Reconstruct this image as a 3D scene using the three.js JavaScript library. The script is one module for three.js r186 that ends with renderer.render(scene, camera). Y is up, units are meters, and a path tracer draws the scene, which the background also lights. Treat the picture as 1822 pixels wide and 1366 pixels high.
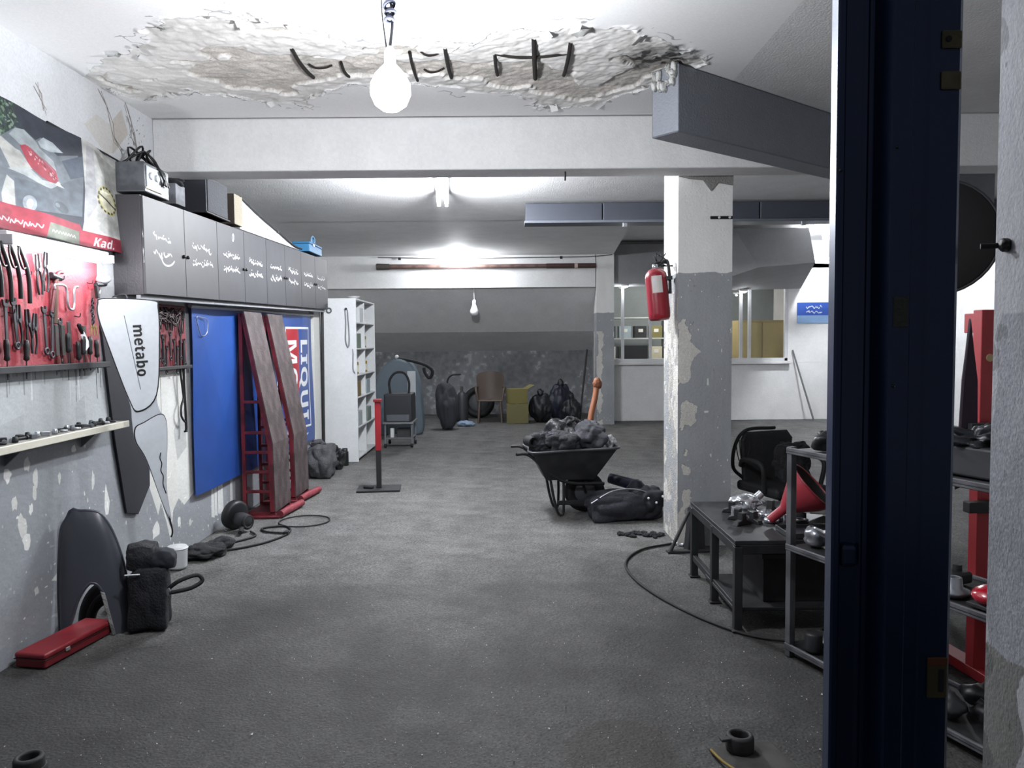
import * as THREE from 'three';
import { RoundedBoxGeometry } from 'three/addons/geometries/RoundedBoxGeometry.js';
import { mergeGeometries, mergeVertices } from 'three/addons/utils/BufferGeometryUtils.js';
import { FontLoader } from 'three/addons/loaders/FontLoader.js';
import { TextGeometry } from 'three/addons/geometries/TextGeometry.js';

// ---------------------------------------------------------------- camera, sky, exposure
// x runs to the right, y up, and the garage runs away from the camera along -z (depths below are positive metres)
const scene = new THREE.Scene();
const camera = new THREE.PerspectiveCamera(2 * Math.atan(683 / 1400) * 180 / Math.PI, 1822 / 1366, 0.05, 80);
camera.position.set(0, 1.6, 0);
camera.rotation.order = 'YXZ';
camera.rotation.set(-Math.atan(78 / 1400), -0.0045, -0.5 * Math.PI / 180);
const renderer = new THREE.WebGLRenderer({ antialias: true });
renderer.toneMapping = THREE.LinearToneMapping;
renderer.toneMappingExposure = 1.0;
renderer.shadowMap.enabled = true;
renderer.shadowMap.type = THREE.PCFSoftShadowMap;
scene.background = new THREE.Color().setRGB(0.085, 0.09, 0.105);     // dull evening daylight outside the open gate

// ---------------------------------------------------------------- noise and random numbers
function rng(seed) { let a = seed >>> 0; return () => { a = (a + 0x6D2B79F5) | 0; let t = Math.imul(a ^ (a >>> 15), 1 | a); t = (t + Math.imul(t ^ (t >>> 7), 61 | t)) ^ t; return ((t ^ (t >>> 14)) >>> 0) / 4294967296; }; }
function hash(x, y, z = 0) { let h = Math.imul(x | 0, 374761393) ^ Math.imul(y | 0, 668265263) ^ Math.imul(z | 0, 2147483647 - 61); h = Math.imul(h ^ (h >>> 13), 1274126177); return ((h ^ (h >>> 16)) >>> 0) / 4294967296; }
const sm = (t) => t * t * (3 - 2 * t);
const lerp = (a, b, t) => a + (b - a) * t;
const clamp = (v, a = 0, b = 1) => Math.min(b, Math.max(a, v));
const step = (a, b, v) => sm(clamp((v - a) / (b - a)));
function vn(x, y, per = 0, seed = 0) {
  const xi = Math.floor(x), yi = Math.floor(y), fx = sm(x - xi), fy = sm(y - yi);
  const w = (i) => per ? ((i % per) + per) % per : i;
  return lerp(lerp(hash(w(xi), w(yi), seed), hash(w(xi + 1), w(yi), seed), fx), lerp(hash(w(xi), w(yi + 1), seed), hash(w(xi + 1), w(yi + 1), seed), fx), fy);
}
function fbm(x, y, oct = 4, seed = 0, per = 0) { let s = 0, a = 0.5, t = 0; for (let i = 0; i < oct; i++) { s += a * vn(x, y, per, seed + i * 17); t += a; a *= 0.5; x *= 2; y *= 2; per *= 2; } return s / t; }
function vn3(x, y, z, seed = 0) { const zi = Math.floor(z); return lerp(vn(x, y, 0, seed + zi * 131), vn(x, y, 0, seed + (zi + 1) * 131), sm(z - zi)); }

// ---------------------------------------------------------------- textures and materials
function dataTex(n, fn, srgb = true) {
  const d = new Uint8Array(n * n * 4);
  for (let j = 0; j < n; j++) for (let i = 0; i < n; i++) { const c = fn(i / n, j / n), k = (j * n + i) * 4; const a = Array.isArray(c) ? c : [c, c, c]; d[k] = clamp(a[0], 0, 1) * 255; d[k + 1] = clamp(a[1], 0, 1) * 255; d[k + 2] = clamp(a[2], 0, 1) * 255; d[k + 3] = 255; }
  const t = new THREE.DataTexture(d, n, n); t.wrapS = t.wrapT = THREE.RepeatWrapping; t.magFilter = THREE.LinearFilter; t.minFilter = THREE.LinearMipmapLinearFilter; t.generateMipmaps = true;
  if (srgb) t.colorSpace = THREE.SRGBColorSpace; t.needsUpdate = true; return t;
}
const mottle = dataTex(512, (u, v) => 0.91 + 0.09 * (0.7 * fbm(u * 12, v * 12, 5, 3, 12) + 0.3 * vn(u * 128, v * 128, 128, 8)));                    // even paint: faint blotches
const grime = dataTex(256, (u, v) => 0.72 + 0.28 * step(0.25, 0.7, fbm(u * 5, v * 5, 5, 11, 5)) - 0.08 * (vn(u * 96, v * 96, 96, 5) > 0.86));   // greasy, scuffed
const grain = dataTex(256, (u, v) => fbm(u * 24, v * 24, 4, 23, 24), false);                       // bump
const cells = dataTex(256, (u, v) => 0.5 * fbm(u * 40, v * 40, 3, 29, 40) + 0.5 * fbm(u * 8, v * 8, 3, 31, 8), false);
function rep(t, r) { const c = t.clone(); c.repeat.set(r, r); c.needsUpdate = true; return c; }
const mottle3 = rep(mottle, 0.45), grime3 = rep(grime, 2.2), grain6 = rep(grain, 5);
const cache = new Map();
function M(hex, rough = 0.8, o = {}) {
  const key = hex + '|' + rough + '|' + JSON.stringify(o);
  if (cache.has(key)) return cache.get(key);
  const p = { color: hex, roughness: rough, metalness: o.metal ?? 0 };
  if (o.map !== false) p.map = o.map === 'grime' ? grime3 : mottle3;
  if (o.bump) { p.bumpMap = grain6; p.bumpScale = o.bump; }
  if (o.side) p.side = THREE.DoubleSide;
  let m;
  if (o.clear || o.sheen) { m = new THREE.MeshPhysicalMaterial(p); if (o.clear) { m.clearcoat = o.clear; m.clearcoatRoughness = 0.25; } if (o.sheen) { m.sheen = o.sheen; m.sheenRoughness = 0.7; } } else m = new THREE.MeshStandardMaterial(p);
  cache.set(key, m); return m;
}
function glow(r, g, b, k) { return new THREE.MeshStandardMaterial({ color: 0xffffff, emissive: new THREE.Color(r, g, b), emissiveIntensity: k, roughness: 0.4 }); }
function painted(w, h, draw, o = {}) {           // a print or a painted surface; canvas pixels, y down
  const c = document.createElement('canvas'); c.width = w; c.height = h; const g = c.getContext('2d'); draw(g, w, h);
  if (o.post) { const im = g.getImageData(0, 0, w, h); o.post(im.data, w, h); g.putImageData(im, 0, 0); }
  const t = new THREE.CanvasTexture(c); t.colorSpace = THREE.SRGBColorSpace; t.magFilter = THREE.LinearFilter; t.anisotropy = 8; return t;
}

// ---------------------------------------------------------------- geometry helpers (local x right, y up, z towards the gate)
const V3 = (x, y, z) => new THREE.Vector3(x, y, z);
function xf(g, { p = [0, 0, 0], r = [0, 0, 0], s = [1, 1, 1] } = {}) {
  return g.applyMatrix4(new THREE.Matrix4().compose(V3(...p), new THREE.Quaternion().setFromEuler(new THREE.Euler(...r)), V3(...s)));
}
function B(w, h, l, x, y, z, o = {}) {
  const b = Math.min(o.b ?? 0.004, w / 2.2, h / 2.2, l / 2.2);
  return xf(o.plain ? new THREE.BoxGeometry(w, h, l) : new RoundedBoxGeometry(w, h, l, o.seg ?? 1, b), { p: [x, y, z], r: o.r ?? [0, 0, 0] });
}
function C(a, b, r1, r2 = r1, seg = 12) {
  const A = V3(...a), D = V3(...b).sub(A), g = new THREE.CylinderGeometry(r2, r1, D.length(), seg, 1);
  g.applyQuaternion(new THREE.Quaternion().setFromUnitVectors(V3(0, 1, 0), D.clone().normalize()));
  const m = A.add(D.multiplyScalar(0.5)); return g.translate(m.x, m.y, m.z);
}
function T(pts, r, n = 24, seg = 8, closed = false) { return new THREE.TubeGeometry(new THREE.CatmullRomCurve3(pts.map((p) => V3(...p)), closed, 'centripetal'), n, r, seg, closed); }
function L(profile, seg = 24, o) { const g = new THREE.LatheGeometry(profile.map(([r, y]) => new THREE.Vector2(r, y)), seg); return o ? xf(g, o) : g; }
function E(pts, depth, o = {}) {
  const s = new THREE.Shape(pts.map(([x, y]) => new THREE.Vector2(x, y)));
  for (const h of o.holes ?? []) s.holes.push(new THREE.Path(h.map(([x, y]) => new THREE.Vector2(x, y))));
  const b = o.b ?? 0, g = new THREE.ExtrudeGeometry(s, { depth: depth - 2 * b, bevelEnabled: b > 0, bevelSize: b, bevelThickness: b, bevelOffset: -b, bevelSegments: 1, curveSegments: 6 });
  g.translate(0, 0, -depth / 2 + b); return o.p || o.r ? xf(g, o) : g;
}
function blob(rx, ry, rz, seed, amp = 0.18, f = 1.6, o = {}) {       // a soft lump: bag, sack, rag; crease adds folds, box squares it off
  const g = mergeVertices(new THREE.IcosahedronGeometry(1, o.detail ?? 15).deleteAttribute('normal').deleteAttribute('uv'), 1e-4);
  const p = g.attributes.position, cr = o.crease ?? 0, e = o.box ?? 0;
  for (let i = 0; i < p.count; i++) {
    let x = p.getX(i), y = p.getY(i), z = p.getZ(i);
    const ridge = (k, sd) => { const n = vn3(x * k + 3, y * k * 0.7 + 2, z * k + 9, seed + sd); return Math.pow(1 - Math.abs(2 * n - 1), 2); };
    const k = 1 + amp * 2 * (vn3(x * f + 7, y * f + 3, z * f + 5, seed) - 0.5) + amp * 0.4 * (vn3(x * f * 2.6 + 1, y * f * 2.6, z * f * 2.6, seed + 9) - 0.5) - cr * 0.36 * (ridge(2.1, 4) - 0.4) - cr * 0.07 * (ridge(5, 6) - 0.4);
    if (e) { const m = Math.max(Math.abs(x), Math.abs(y), Math.abs(z)); x = lerp(x, x / m, e); y = lerp(y, y / m, e); z = lerp(z, z / m, e); }
    p.setXYZ(i, x * k * rx, Math.max(y * k, o.flat ?? -9) * ry, z * k * rz);
  }
  g.computeVertexNormals(); return o.p || o.r ? xf(g, o) : g;
}
function smooth(pts, n = 6, tension = 0.5) {                             // round off a closed outline
  const c = new THREE.CatmullRomCurve3(pts.map(([x, y]) => V3(x, y, 0)), true, 'catmullrom', tension); return c.getPoints(pts.length * n).slice(0, -1).map((q) => [q.x, q.y]);
}
function scatter(n, w, l, gap, r) { const out = []; for (let t = 0; out.length < n && t < n * 300; t++) { const q = [w * r(), l * r()]; if (out.every((m) => Math.hypot(m[0] - q[0], m[1] - q[1]) > gap)) out.push(q); } return out; }
function boxUV(g) {
  const p = g.attributes.position, n = g.attributes.normal, uv = new Float32Array(p.count * 2);
  for (let i = 0; i < p.count; i++) {
    const ax = Math.abs(n.getX(i)), ay = Math.abs(n.getY(i)), az = Math.abs(n.getZ(i));
    uv[2 * i] = ax > ay && ax > az ? p.getZ(i) : p.getX(i); uv[2 * i + 1] = ay >= ax && ay >= az ? p.getZ(i) : p.getY(i);
  }
  g.setAttribute('uv', new THREE.BufferAttribute(uv, 2)); return g;
}
function join(list, keepUV) {
  const gs = (Array.isArray(list) ? list : [list]).map((g) => {
    let q = g.index ? g.toNonIndexed() : g;
    for (const k of Object.keys(q.attributes)) if (!['position', 'normal', 'uv', 'color'].includes(k)) q.deleteAttribute(k);
    if (!q.attributes.normal) q.computeVertexNormals();
    if (!keepUV || !q.attributes.uv) boxUV(q);
    return q;
  });
  return gs.length === 1 ? gs[0] : mergeGeometries(gs);
}
function obj(name, geos, material, parent = scene, o = {}) {
  const m = new THREE.Mesh(join(geos, o.keepUV), material); m.name = parent === scene ? numbered(name) : name; m.castShadow = m.receiveShadow = true; parent.add(m); return m;
}
const used = new Map();
function numbered(name) { const n = used.get(name) ?? 0; used.set(name, n + 1); return n ? name + '_' + String(n).padStart(3, '0') : name; }
function tag(o, label, category, group) { o.userData.label = label; o.userData.category = category; if (group) o.userData.group = group; return o; }
function thing(name, label, category, [x, y, d] = [0, 0, 0], turn = 0, group) {
  const g = new THREE.Group(); g.name = numbered(name); g.position.set(x, y, -d); g.rotation.y = turn; scene.add(g); return tag(g, label, category, group);
}
function one(name, label, category, [x, y, d], turn, geos, material, group, o) {       // a thing of one piece
  const m = obj(name, geos, material, scene, o); m.position.set(x, y, -d); m.rotation.y = turn; return tag(m, label, category, group);
}
function struct(o, label) { o.userData.kind = 'structure'; if (label) o.userData.label = label; return o; }
function copyOf(o, [x, y, d], turn = 0, label, group) {
  const c = o.clone(); c.name = numbered(o.name.replace(/_\d{3}$/, '')); c.userData = { ...o.userData }; c.position.set(x, y, -d); c.rotation.set(0, turn, 0); if (label) c.userData.label = label; if (group) c.userData.group = group; scene.add(c); return c;
}
function lamp(x, y, d, k, color, soft = 2) { const l = new THREE.PointLight(color, k, 0, 2); l.position.set(x, y, -d); l.castShadow = true; l.shadow.radius = soft; l.shadow.mapSize.set(1024, 1024); l.shadow.bias = -0.002; return l; }
const pl = (table, x) => { if (x <= table[0][0]) return table[0][1]; for (let i = 1; i < table.length; i++) if (x <= table[i][0]) { const [a, b] = [table[i - 1], table[i]]; return lerp(a[1], b[1], (x - a[0]) / (b[0] - a[0])); } return table[table.length - 1][1]; };
const LIGHT = { main: 12, tube: 40, back: 9, wall: 1.6, right: 22, office: 7 };      // candela of the lamps built below

// ================================================================ THE SHELL
const CEIL = 3.18, LEFT = -2.5, RIGHT = 8, FRONT = 1.4, FAR_LEFT = -4, WALL_END = 10.95, BACK = 14.75;
const whitePaint = M(0xe6e6e6, 0.75, { bump: 0.002 });
const greyPaint = M(0x7d8086, 0.6, { bump: 0.002 });

// ---- floor: dusty, oil-soaked concrete
const floorTile = dataTex(1024, (u, v) => {
  const g = fbm(u * 190, v * 190, 2, 41, 190), s = vn(u * 260, v * 260, 260, 43), b = fbm(u * 9, v * 9, 4, 47, 9);
  const k = 0.62 + 0.5 * (g - 0.5) + 0.26 * (b - 0.5) + (s > 0.93 ? 0.22 : 0) - (s < 0.1 ? 0.2 : 0);
  return [k, k * 0.995, k * 0.98];
});
floorTile.repeat.set(0.75, 0.75);
const floorBump = dataTex(512, (u, v) => 0.6 * fbm(u * 150, v * 150, 2, 53, 150) + 0.4 * fbm(u * 12, v * 12, 3, 57, 12), false); floorBump.repeat.set(0.75, 0.75);
{
  const nx = 270, nd = 420, x0 = FAR_LEFT - 0.1, x1 = RIGHT, d0 = -3, d1 = 17.2;
  const g = new THREE.PlaneGeometry(x1 - x0, d1 - d0, nx, nd).rotateX(-Math.PI / 2).translate((x0 + x1) / 2, 0, -(d0 + d1) / 2);
  const p = g.attributes.position, n = p.count, col = new Float32Array(n * 3), uv = g.attributes.uv;
  for (let i = 0; i < n; i++) {
    const x = p.getX(i), d = -p.getZ(i);
    // old oil in the working bay by the gate, where cars stood; pale cement dust further in
    const oil = step(0.14, 0.5, fbm(x * 0.9 + 3, d * 0.7 + 1, 5, 61)) * step(6.4, 3.4, d + 2.2 * (fbm(x * 1.4, d * 1.4, 3, 63) - 0.5));
    const oil2 = step(0.5, 0.62, fbm(x * 1.6 + 9, d * 1.3, 5, 67)) * 0.5;
    const spill = step(0.3, 0.24, Math.hypot((x - 0.42) * 1.2, d - 2.95) + 0.12 * (fbm(x * 7, d * 7, 3, 69) - 0.5));
    const bench = step(0.42, 0.6, fbm(x * 1.1, d * 0.9 + 5, 4, 73)) * step(1.0, 1.5, x) * step(7, 5.2, d);
    let k = 0.3 + 0.12 * (fbm(x * 0.5, d * 0.5, 4, 71) - 0.5) - 0.215 * oil - 0.06 * oil2 - 0.05 * spill - 0.12 * bench;
    k = Math.max(k, 0.055); const warm = spill * 0.15;
    col[3 * i] = k * (1 + warm); col[3 * i + 1] = k; col[3 * i + 2] = k * (1.0 - warm * 0.5);
    p.setY(i, 0.006 * (fbm(x * 2, d * 2, 3, 75) - 0.5) - 0.003);
    uv.setXY(i, x, d);
  }
  g.computeVertexNormals(); g.setAttribute('color', new THREE.BufferAttribute(col, 3));
  const f = obj('floor', [g], new THREE.MeshStandardMaterial({ vertexColors: true, map: floorTile, bumpMap: floorBump, bumpScale: 0.006, roughness: 0.8 }), scene, { keepUV: true });
  struct(f, 'dusty dark grey concrete floor with oil stains');
}

// ---- ceiling of the first bay with spalled plaster
const nearEdge = [[-2.5, 4.75], [-2.2, 4.41], [-1.98, 4.25], [-1.67, 4.0], [-1.27, 3.9], [-1.08, 3.9], [-0.96, 4.08], [-0.82, 4.23], [-0.4, 4.18], [-0.14, 4.24], [0.12, 4.16], [0.28, 4.08], [0.58, 4.17], [0.84, 4.26], [1.04, 4.4], [1.2, 4.7]];
const farEdge = [[-2.5, 4.95], [-2.36, 5.28], [-1.99, 5.0], [-1.7, 5.17], [-1.35, 5.37], [-0.96, 4.95], [-0.55, 4.94], [-0.21, 5.04], [0, 5.16], [0.39, 5.5], [0.62, 5.5], [0.74, 5.29], [0.92, 4.95], [1.2, 4.6]];
function spall(x, d) {
  const wx = x + 0.1 * (fbm(x * 5, d * 5, 3, 91) - 0.5), wd = d + 0.16 * (fbm(x * 5 + 40, d * 5, 3, 93) - 0.5);
  const a = Math.min(wd - pl(nearEdge, wx), pl(farEdge, wx) - wd);
  const n = fbm(x * 4, d * 4, 4, 95) - 0.5, m = fbm(x * 13, d * 13, 3, 97) - 0.5;
  const v = a * 2.4 + n * 0.8 + m * 0.3;
  const deep = step(0.02, 0.06, Math.min(v - 0.42, (fbm(x * 1.9 + 4, d * 3.4 + 2, 4, 99) - 0.44 + 0.1 * step(-0.2, 0.3, x)) * 2));
  return { v, peel: step(0, 0.035, v), deep, n, m, lip: step(-0.12, -0.02, v) * (1 - step(-0.01, 0.03, v)) * step(0.42, 0.6, fbm(x * 6, d * 6, 3, 101)) };
}
{
  const x0 = LEFT, x1 = 1.4, d0 = 3.5, d1 = 5.66, nx = 420, nd = 232;
  const g = new THREE.PlaneGeometry(x1 - x0, d1 - d0, nx, nd).rotateX(Math.PI / 2).translate((x0 + x1) / 2, CEIL, -(d0 + d1) / 2);
  const p = g.attributes.position, uv = g.attributes.uv;
  for (let i = 0; i < p.count; i++) {
    const x = p.getX(i), d = -p.getZ(i), s = spall(x, d);
    const edge = Math.min(x - x0, x1 - x, d - d0, d1 - d) < 0.008 ? 0 : 1;
    p.setY(i, CEIL + edge * (0.006 * s.peel + 0.016 * s.deep + s.peel * (0.014 * s.m + 0.007 * (vn(x * 38, d * 38, 0, 88) - 0.5)) + s.deep * 0.008 * s.n - s.lip * 0.014 * (0.5 + s.m)));
    uv.setXY(i, (x - x0) / (x1 - x0), (d - d0) / (d1 - d0));
  }
  g.computeVertexNormals();
  const w = 1170, h = 648;
  const tex = painted(w, h, (c) => { c.fillStyle = '#e2e2e2'; c.fillRect(0, 0, w, h); }, { post: (D, w, h) => {
    for (let j = 0; j < h; j++) for (let i = 0; i < w; i++) {
      const x = x0 + (x1 - x0) * i / w, d = d0 + (d1 - d0) * (1 - j / h), s = spall(x, d), k = (j * w + i) * 4;
      const gr = vn(x * 160, d * 160, 0, 7) - 0.5, bl = fbm(x * 9, d * 9, 3, 111) - 0.5;
      let c = [233 + 8 * gr, 233 + 8 * gr, 233 + 8 * gr];
      const p1 = [216 + 40 * bl + 14 * gr, 214 + 40 * bl + 14 * gr, 211 + 40 * bl + 14 * gr], p2 = [198 + 60 * bl + 40 * gr, 193 + 56 * bl + 40 * gr, 186 + 54 * bl + 40 * gr];
      c = c.map((q, t) => lerp(lerp(q, p1[t], s.peel), p2[t], s.deep));
      // hairline cracks and torn paint edges
      const cr = Math.abs(fbm(x * 3.2, d * 3.2, 4, 117) - 0.5), near = step(-0.5, -0.1, s.v);
      if (cr < 0.006 && near > 0.5 && s.peel < 0.5) c = c.map((q) => q * 0.72);
      if (s.v > -0.012 && s.v < 0.004 && fbm(x * 8, d * 8, 3, 119) > 0.46) c = c.map((q) => q * 0.62);
      // rusty damp round the end of the grey beam
      const damp = step(0.28, 0.12, Math.hypot(x - 0.86, (d - 4.55)) + 0.16 * (fbm(x * 14, d * 14, 3, 121) - 0.5));
      const blk = damp * step(0.45, 0.6, fbm(x * 22, d * 22, 3, 123)); c = c.map((q) => q * (1 - 0.3 * damp - 0.45 * blk));
      D[k] = clamp(c[0], 0, 255); D[k + 1] = clamp(c[1], 0, 255); D[k + 2] = clamp(c[2], 0, 255);
    }
  } });
  const ceil = new THREE.Group(); ceil.name = 'ceiling'; scene.add(ceil); struct(ceil, 'white painted ceiling with a long patch of fallen plaster');
  obj('plaster', [g], new THREE.MeshStandardMaterial({ map: tex, roughness: 0.85, side: THREE.DoubleSide }), ceil, { keepUV: true });
  obj('slab', [B(RIGHT - x1, 0.2, 3.96, (RIGHT + x1) / 2, CEIL + 0.1, -3.68, { plain: true }), B(x1 - x0, 0.2, d0 - FRONT, (x0 + x1) / 2, CEIL + 0.1, -(FRONT + d0) / 2, { plain: true }), B(x1 - x0, 0.12, d1 - d0, (x0 + x1) / 2, CEIL + 0.16, -(d0 + d1) / 2, { plain: true })], whitePaint, ceil);
  const rust = M(0x2a221d, 0.9, { map: 'grime', bump: 0.004 });
  const bars = [[-1.16, 4.36, -1.16, 4.85, 0.011], [-0.94, 4.59, -0.94, 4.84, 0.009], [-0.67, 4.57, -0.68, 4.79, 0.008], [-0.53, 4.44, -0.54, 4.92, 0.009], [-0.33, 4.38, -0.33, 4.87, 0.011], [-0.06, 4.48, -0.05, 4.83, 0.01], [0.15, 4.25, 0.18, 4.9, 0.013], [0.35, 4.31, 0.35, 4.84, 0.011], [-0.06, 4.48, 0.35, 4.48, 0.008], [-1.13, 4.62, -1.0, 4.64, 0.006], [-0.47, 4.43, -0.36, 4.45, 0.006], [-0.48, 4.72, -0.36, 4.7, 0.006]];
  for (const [xa, da, xb, db, r] of bars) obj('rebar', T([[xa, CEIL + 0.012, -da], [lerp(xa, xb, 0.3), CEIL - 0.008, -lerp(da, db, 0.3)], [lerp(xa, xb, 0.7), CEIL - 0.004, -lerp(da, db, 0.7)], [xb, CEIL + 0.012, -db]], r, 14, 8), rust, ceil);
  // bits of paint that still hang from the plaster
  const flake = M(0xe4e4e2, 0.85, { side: 1 }), R = rng(77);
  for (let i = 0; i < 46; i++) {
    let x, d, s, t = 0; do { x = -2.3 + 3.4 * R(); d = 3.9 + 1.6 * R(); s = spall(x, d); } while ((s.v < -0.05 || s.v > 0.16) && ++t < 400);
    const q = 0.015 + 0.03 * R(), f = new THREE.PlaneGeometry(q * 2, q * (0.8 + R()), 4, 2), fp = f.attributes.position;
    for (let k = 0; k < fp.count; k++) fp.setZ(k, 0.012 * Math.sin(fp.getX(k) * 40 + i) + 0.006 * R());
    f.computeVertexNormals(); obj('paint_flake', xf(f, { r: [Math.PI / 2 + (R() - 0.5) * 1.1, (R() - 0.5) * 0.8, R() * 6], p: [x, CEIL - 0.008, -d] }), flake, ceil);
  }
}
// second bay and the bay to the right, a little higher behind the slab edge
{
  const c2 = new THREE.Group(); c2.name = 'ceiling_001'; scene.add(c2); struct(c2, 'white ceiling of the far bay behind the cross beam');
  obj('slab', [B(RIGHT - FAR_LEFT, 0.2, 4.9, (RIGHT + FAR_LEFT) / 2, CEIL + 0.1, -8.1, { plain: true })], whitePaint, c2);
  obj('slab', E([[FAR_LEFT, 10.5], [1.68, 10.5], [1.98, BACK + 0.1], [FAR_LEFT, BACK + 0.1]], 0.34, { r: [-Math.PI / 2, 0, 0], p: [0, CEIL + 0.17, 0] }), whitePaint, c2);
  obj('slab', [B(6.6, 0.2, 6.2, 4.9, CEIL + 0.4, -13.2, { plain: true })], whitePaint, c2);
  obj('slab', [B(RIGHT - 1.6, 0.46, 0.2, (RIGHT + 1.6) / 2, CEIL + 0.232, -10.45, { plain: true })], whitePaint, c2);
}
// cross beam
struct(obj('ceiling_beam', [B(RIGHT - LEFT, CEIL - 2.81, 0.27, (LEFT + RIGHT) / 2, (CEIL + 2.81) / 2, -5.8, { b: 0.006 })], whitePaint), 'white concrete cross beam between the two bays');
struct(obj('expansion_bar', [C([0.42, 2.8, -5.7], [0.42, 2.74, -5.72], 0.006)], M(0x222222)), 'short dark rod under the cross beam');

// diagonal grey beam
{
  const a = Math.atan2(1.13, 1.42), Lg = 4.6, w = 0.2, top = CEIL, bot = 2.79;
  const gb = struct(obj('ceiling_beam', [B(Lg, top - bot, w, Lg / 2, (top + bot) / 2, -w / 2, { b: 0.008 })], M(0x888c95, 0.6, { bump: 0.003 })), 'slate grey diagonal beam with a crumbling white end');
  gb.position.set(0.99, 0, -4.6); gb.rotation.y = a;
  const r = rng(5), crumbs = []; for (let i = 0; i < 14; i++) crumbs.push(blob(0.02 + 0.02 * r(), 0.02 + 0.02 * r(), 0.016, i, 0.3, 2, { detail: 2, p: [-0.004 - 0.01 * r(), 3.06 + 0.1 * r(), -0.02 - 0.16 * r()] }));
  obj('broken_plaster', crumbs, M(0xc9c9c6, 0.9, { bump: 0.004 }), gb);
}

// column: white above, grey below, peeling
const peelTex = (seed, two) => painted(512, 1536, (g, w, h) => {
  g.fillStyle = '#dededc'; g.fillRect(0, 0, w, h);
}, { post: (D, w, h) => {
  for (let j = 0; j < h; j++) for (let i = 0; i < w; i++) {
    const x = i / w, y = 3.18 * (1 - j / h), k = (j * w + i) * 4;
    const bl = fbm(x * 3, y * 4, 4, seed) - 0.5, gr = vn(x * 0.45 * 220, y * 220, 0, seed + 1) - 0.5;
    let c = y > 2.1 + 0.012 * (vn(x * 9, 1, 0, seed) - 0.5) ? [222, 222, 220] : [148, 151, 154];
    c = c.map((q) => q + 16 * bl + 6 * gr);
    if (y < 2.1) {
      const band = two ? Math.exp(-Math.pow((x - 0.14) / 0.2, 2)) : 0.75;
      const v = fbm(x * 3 + seed, y * 6, 5, seed + 3) + 0.2 * (band - 0.7) * 2 - (y > 1.75 ? 0.25 : 0);
      if (v > 0.5) c = [196 + 30 * gr + 30 * bl, 194 + 30 * gr + 30 * bl, 188 + 30 * gr + 30 * bl];
      else if (v > 0.485) c = [130 + 20 * gr, 129 + 20 * gr, 125 + 20 * gr];
      if (!two) { const s = fbm(x * 5, y * 7, 5, seed + 9); if (s > 0.52) c = [150 + 120 * (s - 0.5) + 60 * gr, 148 + 120 * (s - 0.5) + 60 * gr, 144 + 110 * (s - 0.5) + 60 * gr]; }
      const chip = vn(x * 16, y * 24, 0, seed + 13); if (chip > 0.955) c = [214, 214, 210];
    }
    D[k] = c[0]; D[k + 1] = c[1]; D[k + 2] = c[2];
  }
} });
function tall(t) { const c = t.clone(); c.repeat.set(1.4, 10.6); c.needsUpdate = true; return c; }
function uvBox(w, h, l, x, y, z) { return xf(new THREE.BoxGeometry(w, h, l, 1, 1, 1), { p: [x, y, z] }); }
{
  const front = new THREE.MeshStandardMaterial({ map: peelTex(201, true), roughness: 0.7, bumpMap: tall(grain), bumpScale: 0.003 }), side = new THREE.MeshStandardMaterial({ map: peelTex(233, false), roughness: 0.85, bumpMap: tall(cells), bumpScale: 0.012 });
  const m = new THREE.Mesh(uvBox(0.41, CEIL, 0.54, 0, CEIL / 2, -0.27), [side, side, front, front, front, front]); m.name = 'concrete_column'; m.castShadow = m.receiveShadow = true; m.position.set(1.5, 0, -6.0); scene.add(m);
  struct(m, 'square concrete column, white above and peeling grey below');
  obj('steel_strap', [B(0.17, 0.022, 0.012, 0.12, 2.51, 0.006)], M(0x2b2b2d, 0.5, { metal: 0.6 }), m);
  for (const x of [0.1, 0.18]) obj('bolt', C([x, 2.51, 0.01], [x, 2.51, 0.02], 0.009), M(0xd8d8d8, 0.4), m);
  // torn plaster where the column meets the beam
  obj('torn_plaster', E([[-0.2, 0], [-0.12, -0.02], [-0.02, -0.03], [0.04, -0.11], [0.09, -0.05], [0.205, -0.07], [0.205, 0.08], [-0.2, 0.08]], 0.02, { p: [0, 2.82, 0.008] }), M(0x8d8c89, 0.95, { bump: 0.008 }), m);
}

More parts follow.
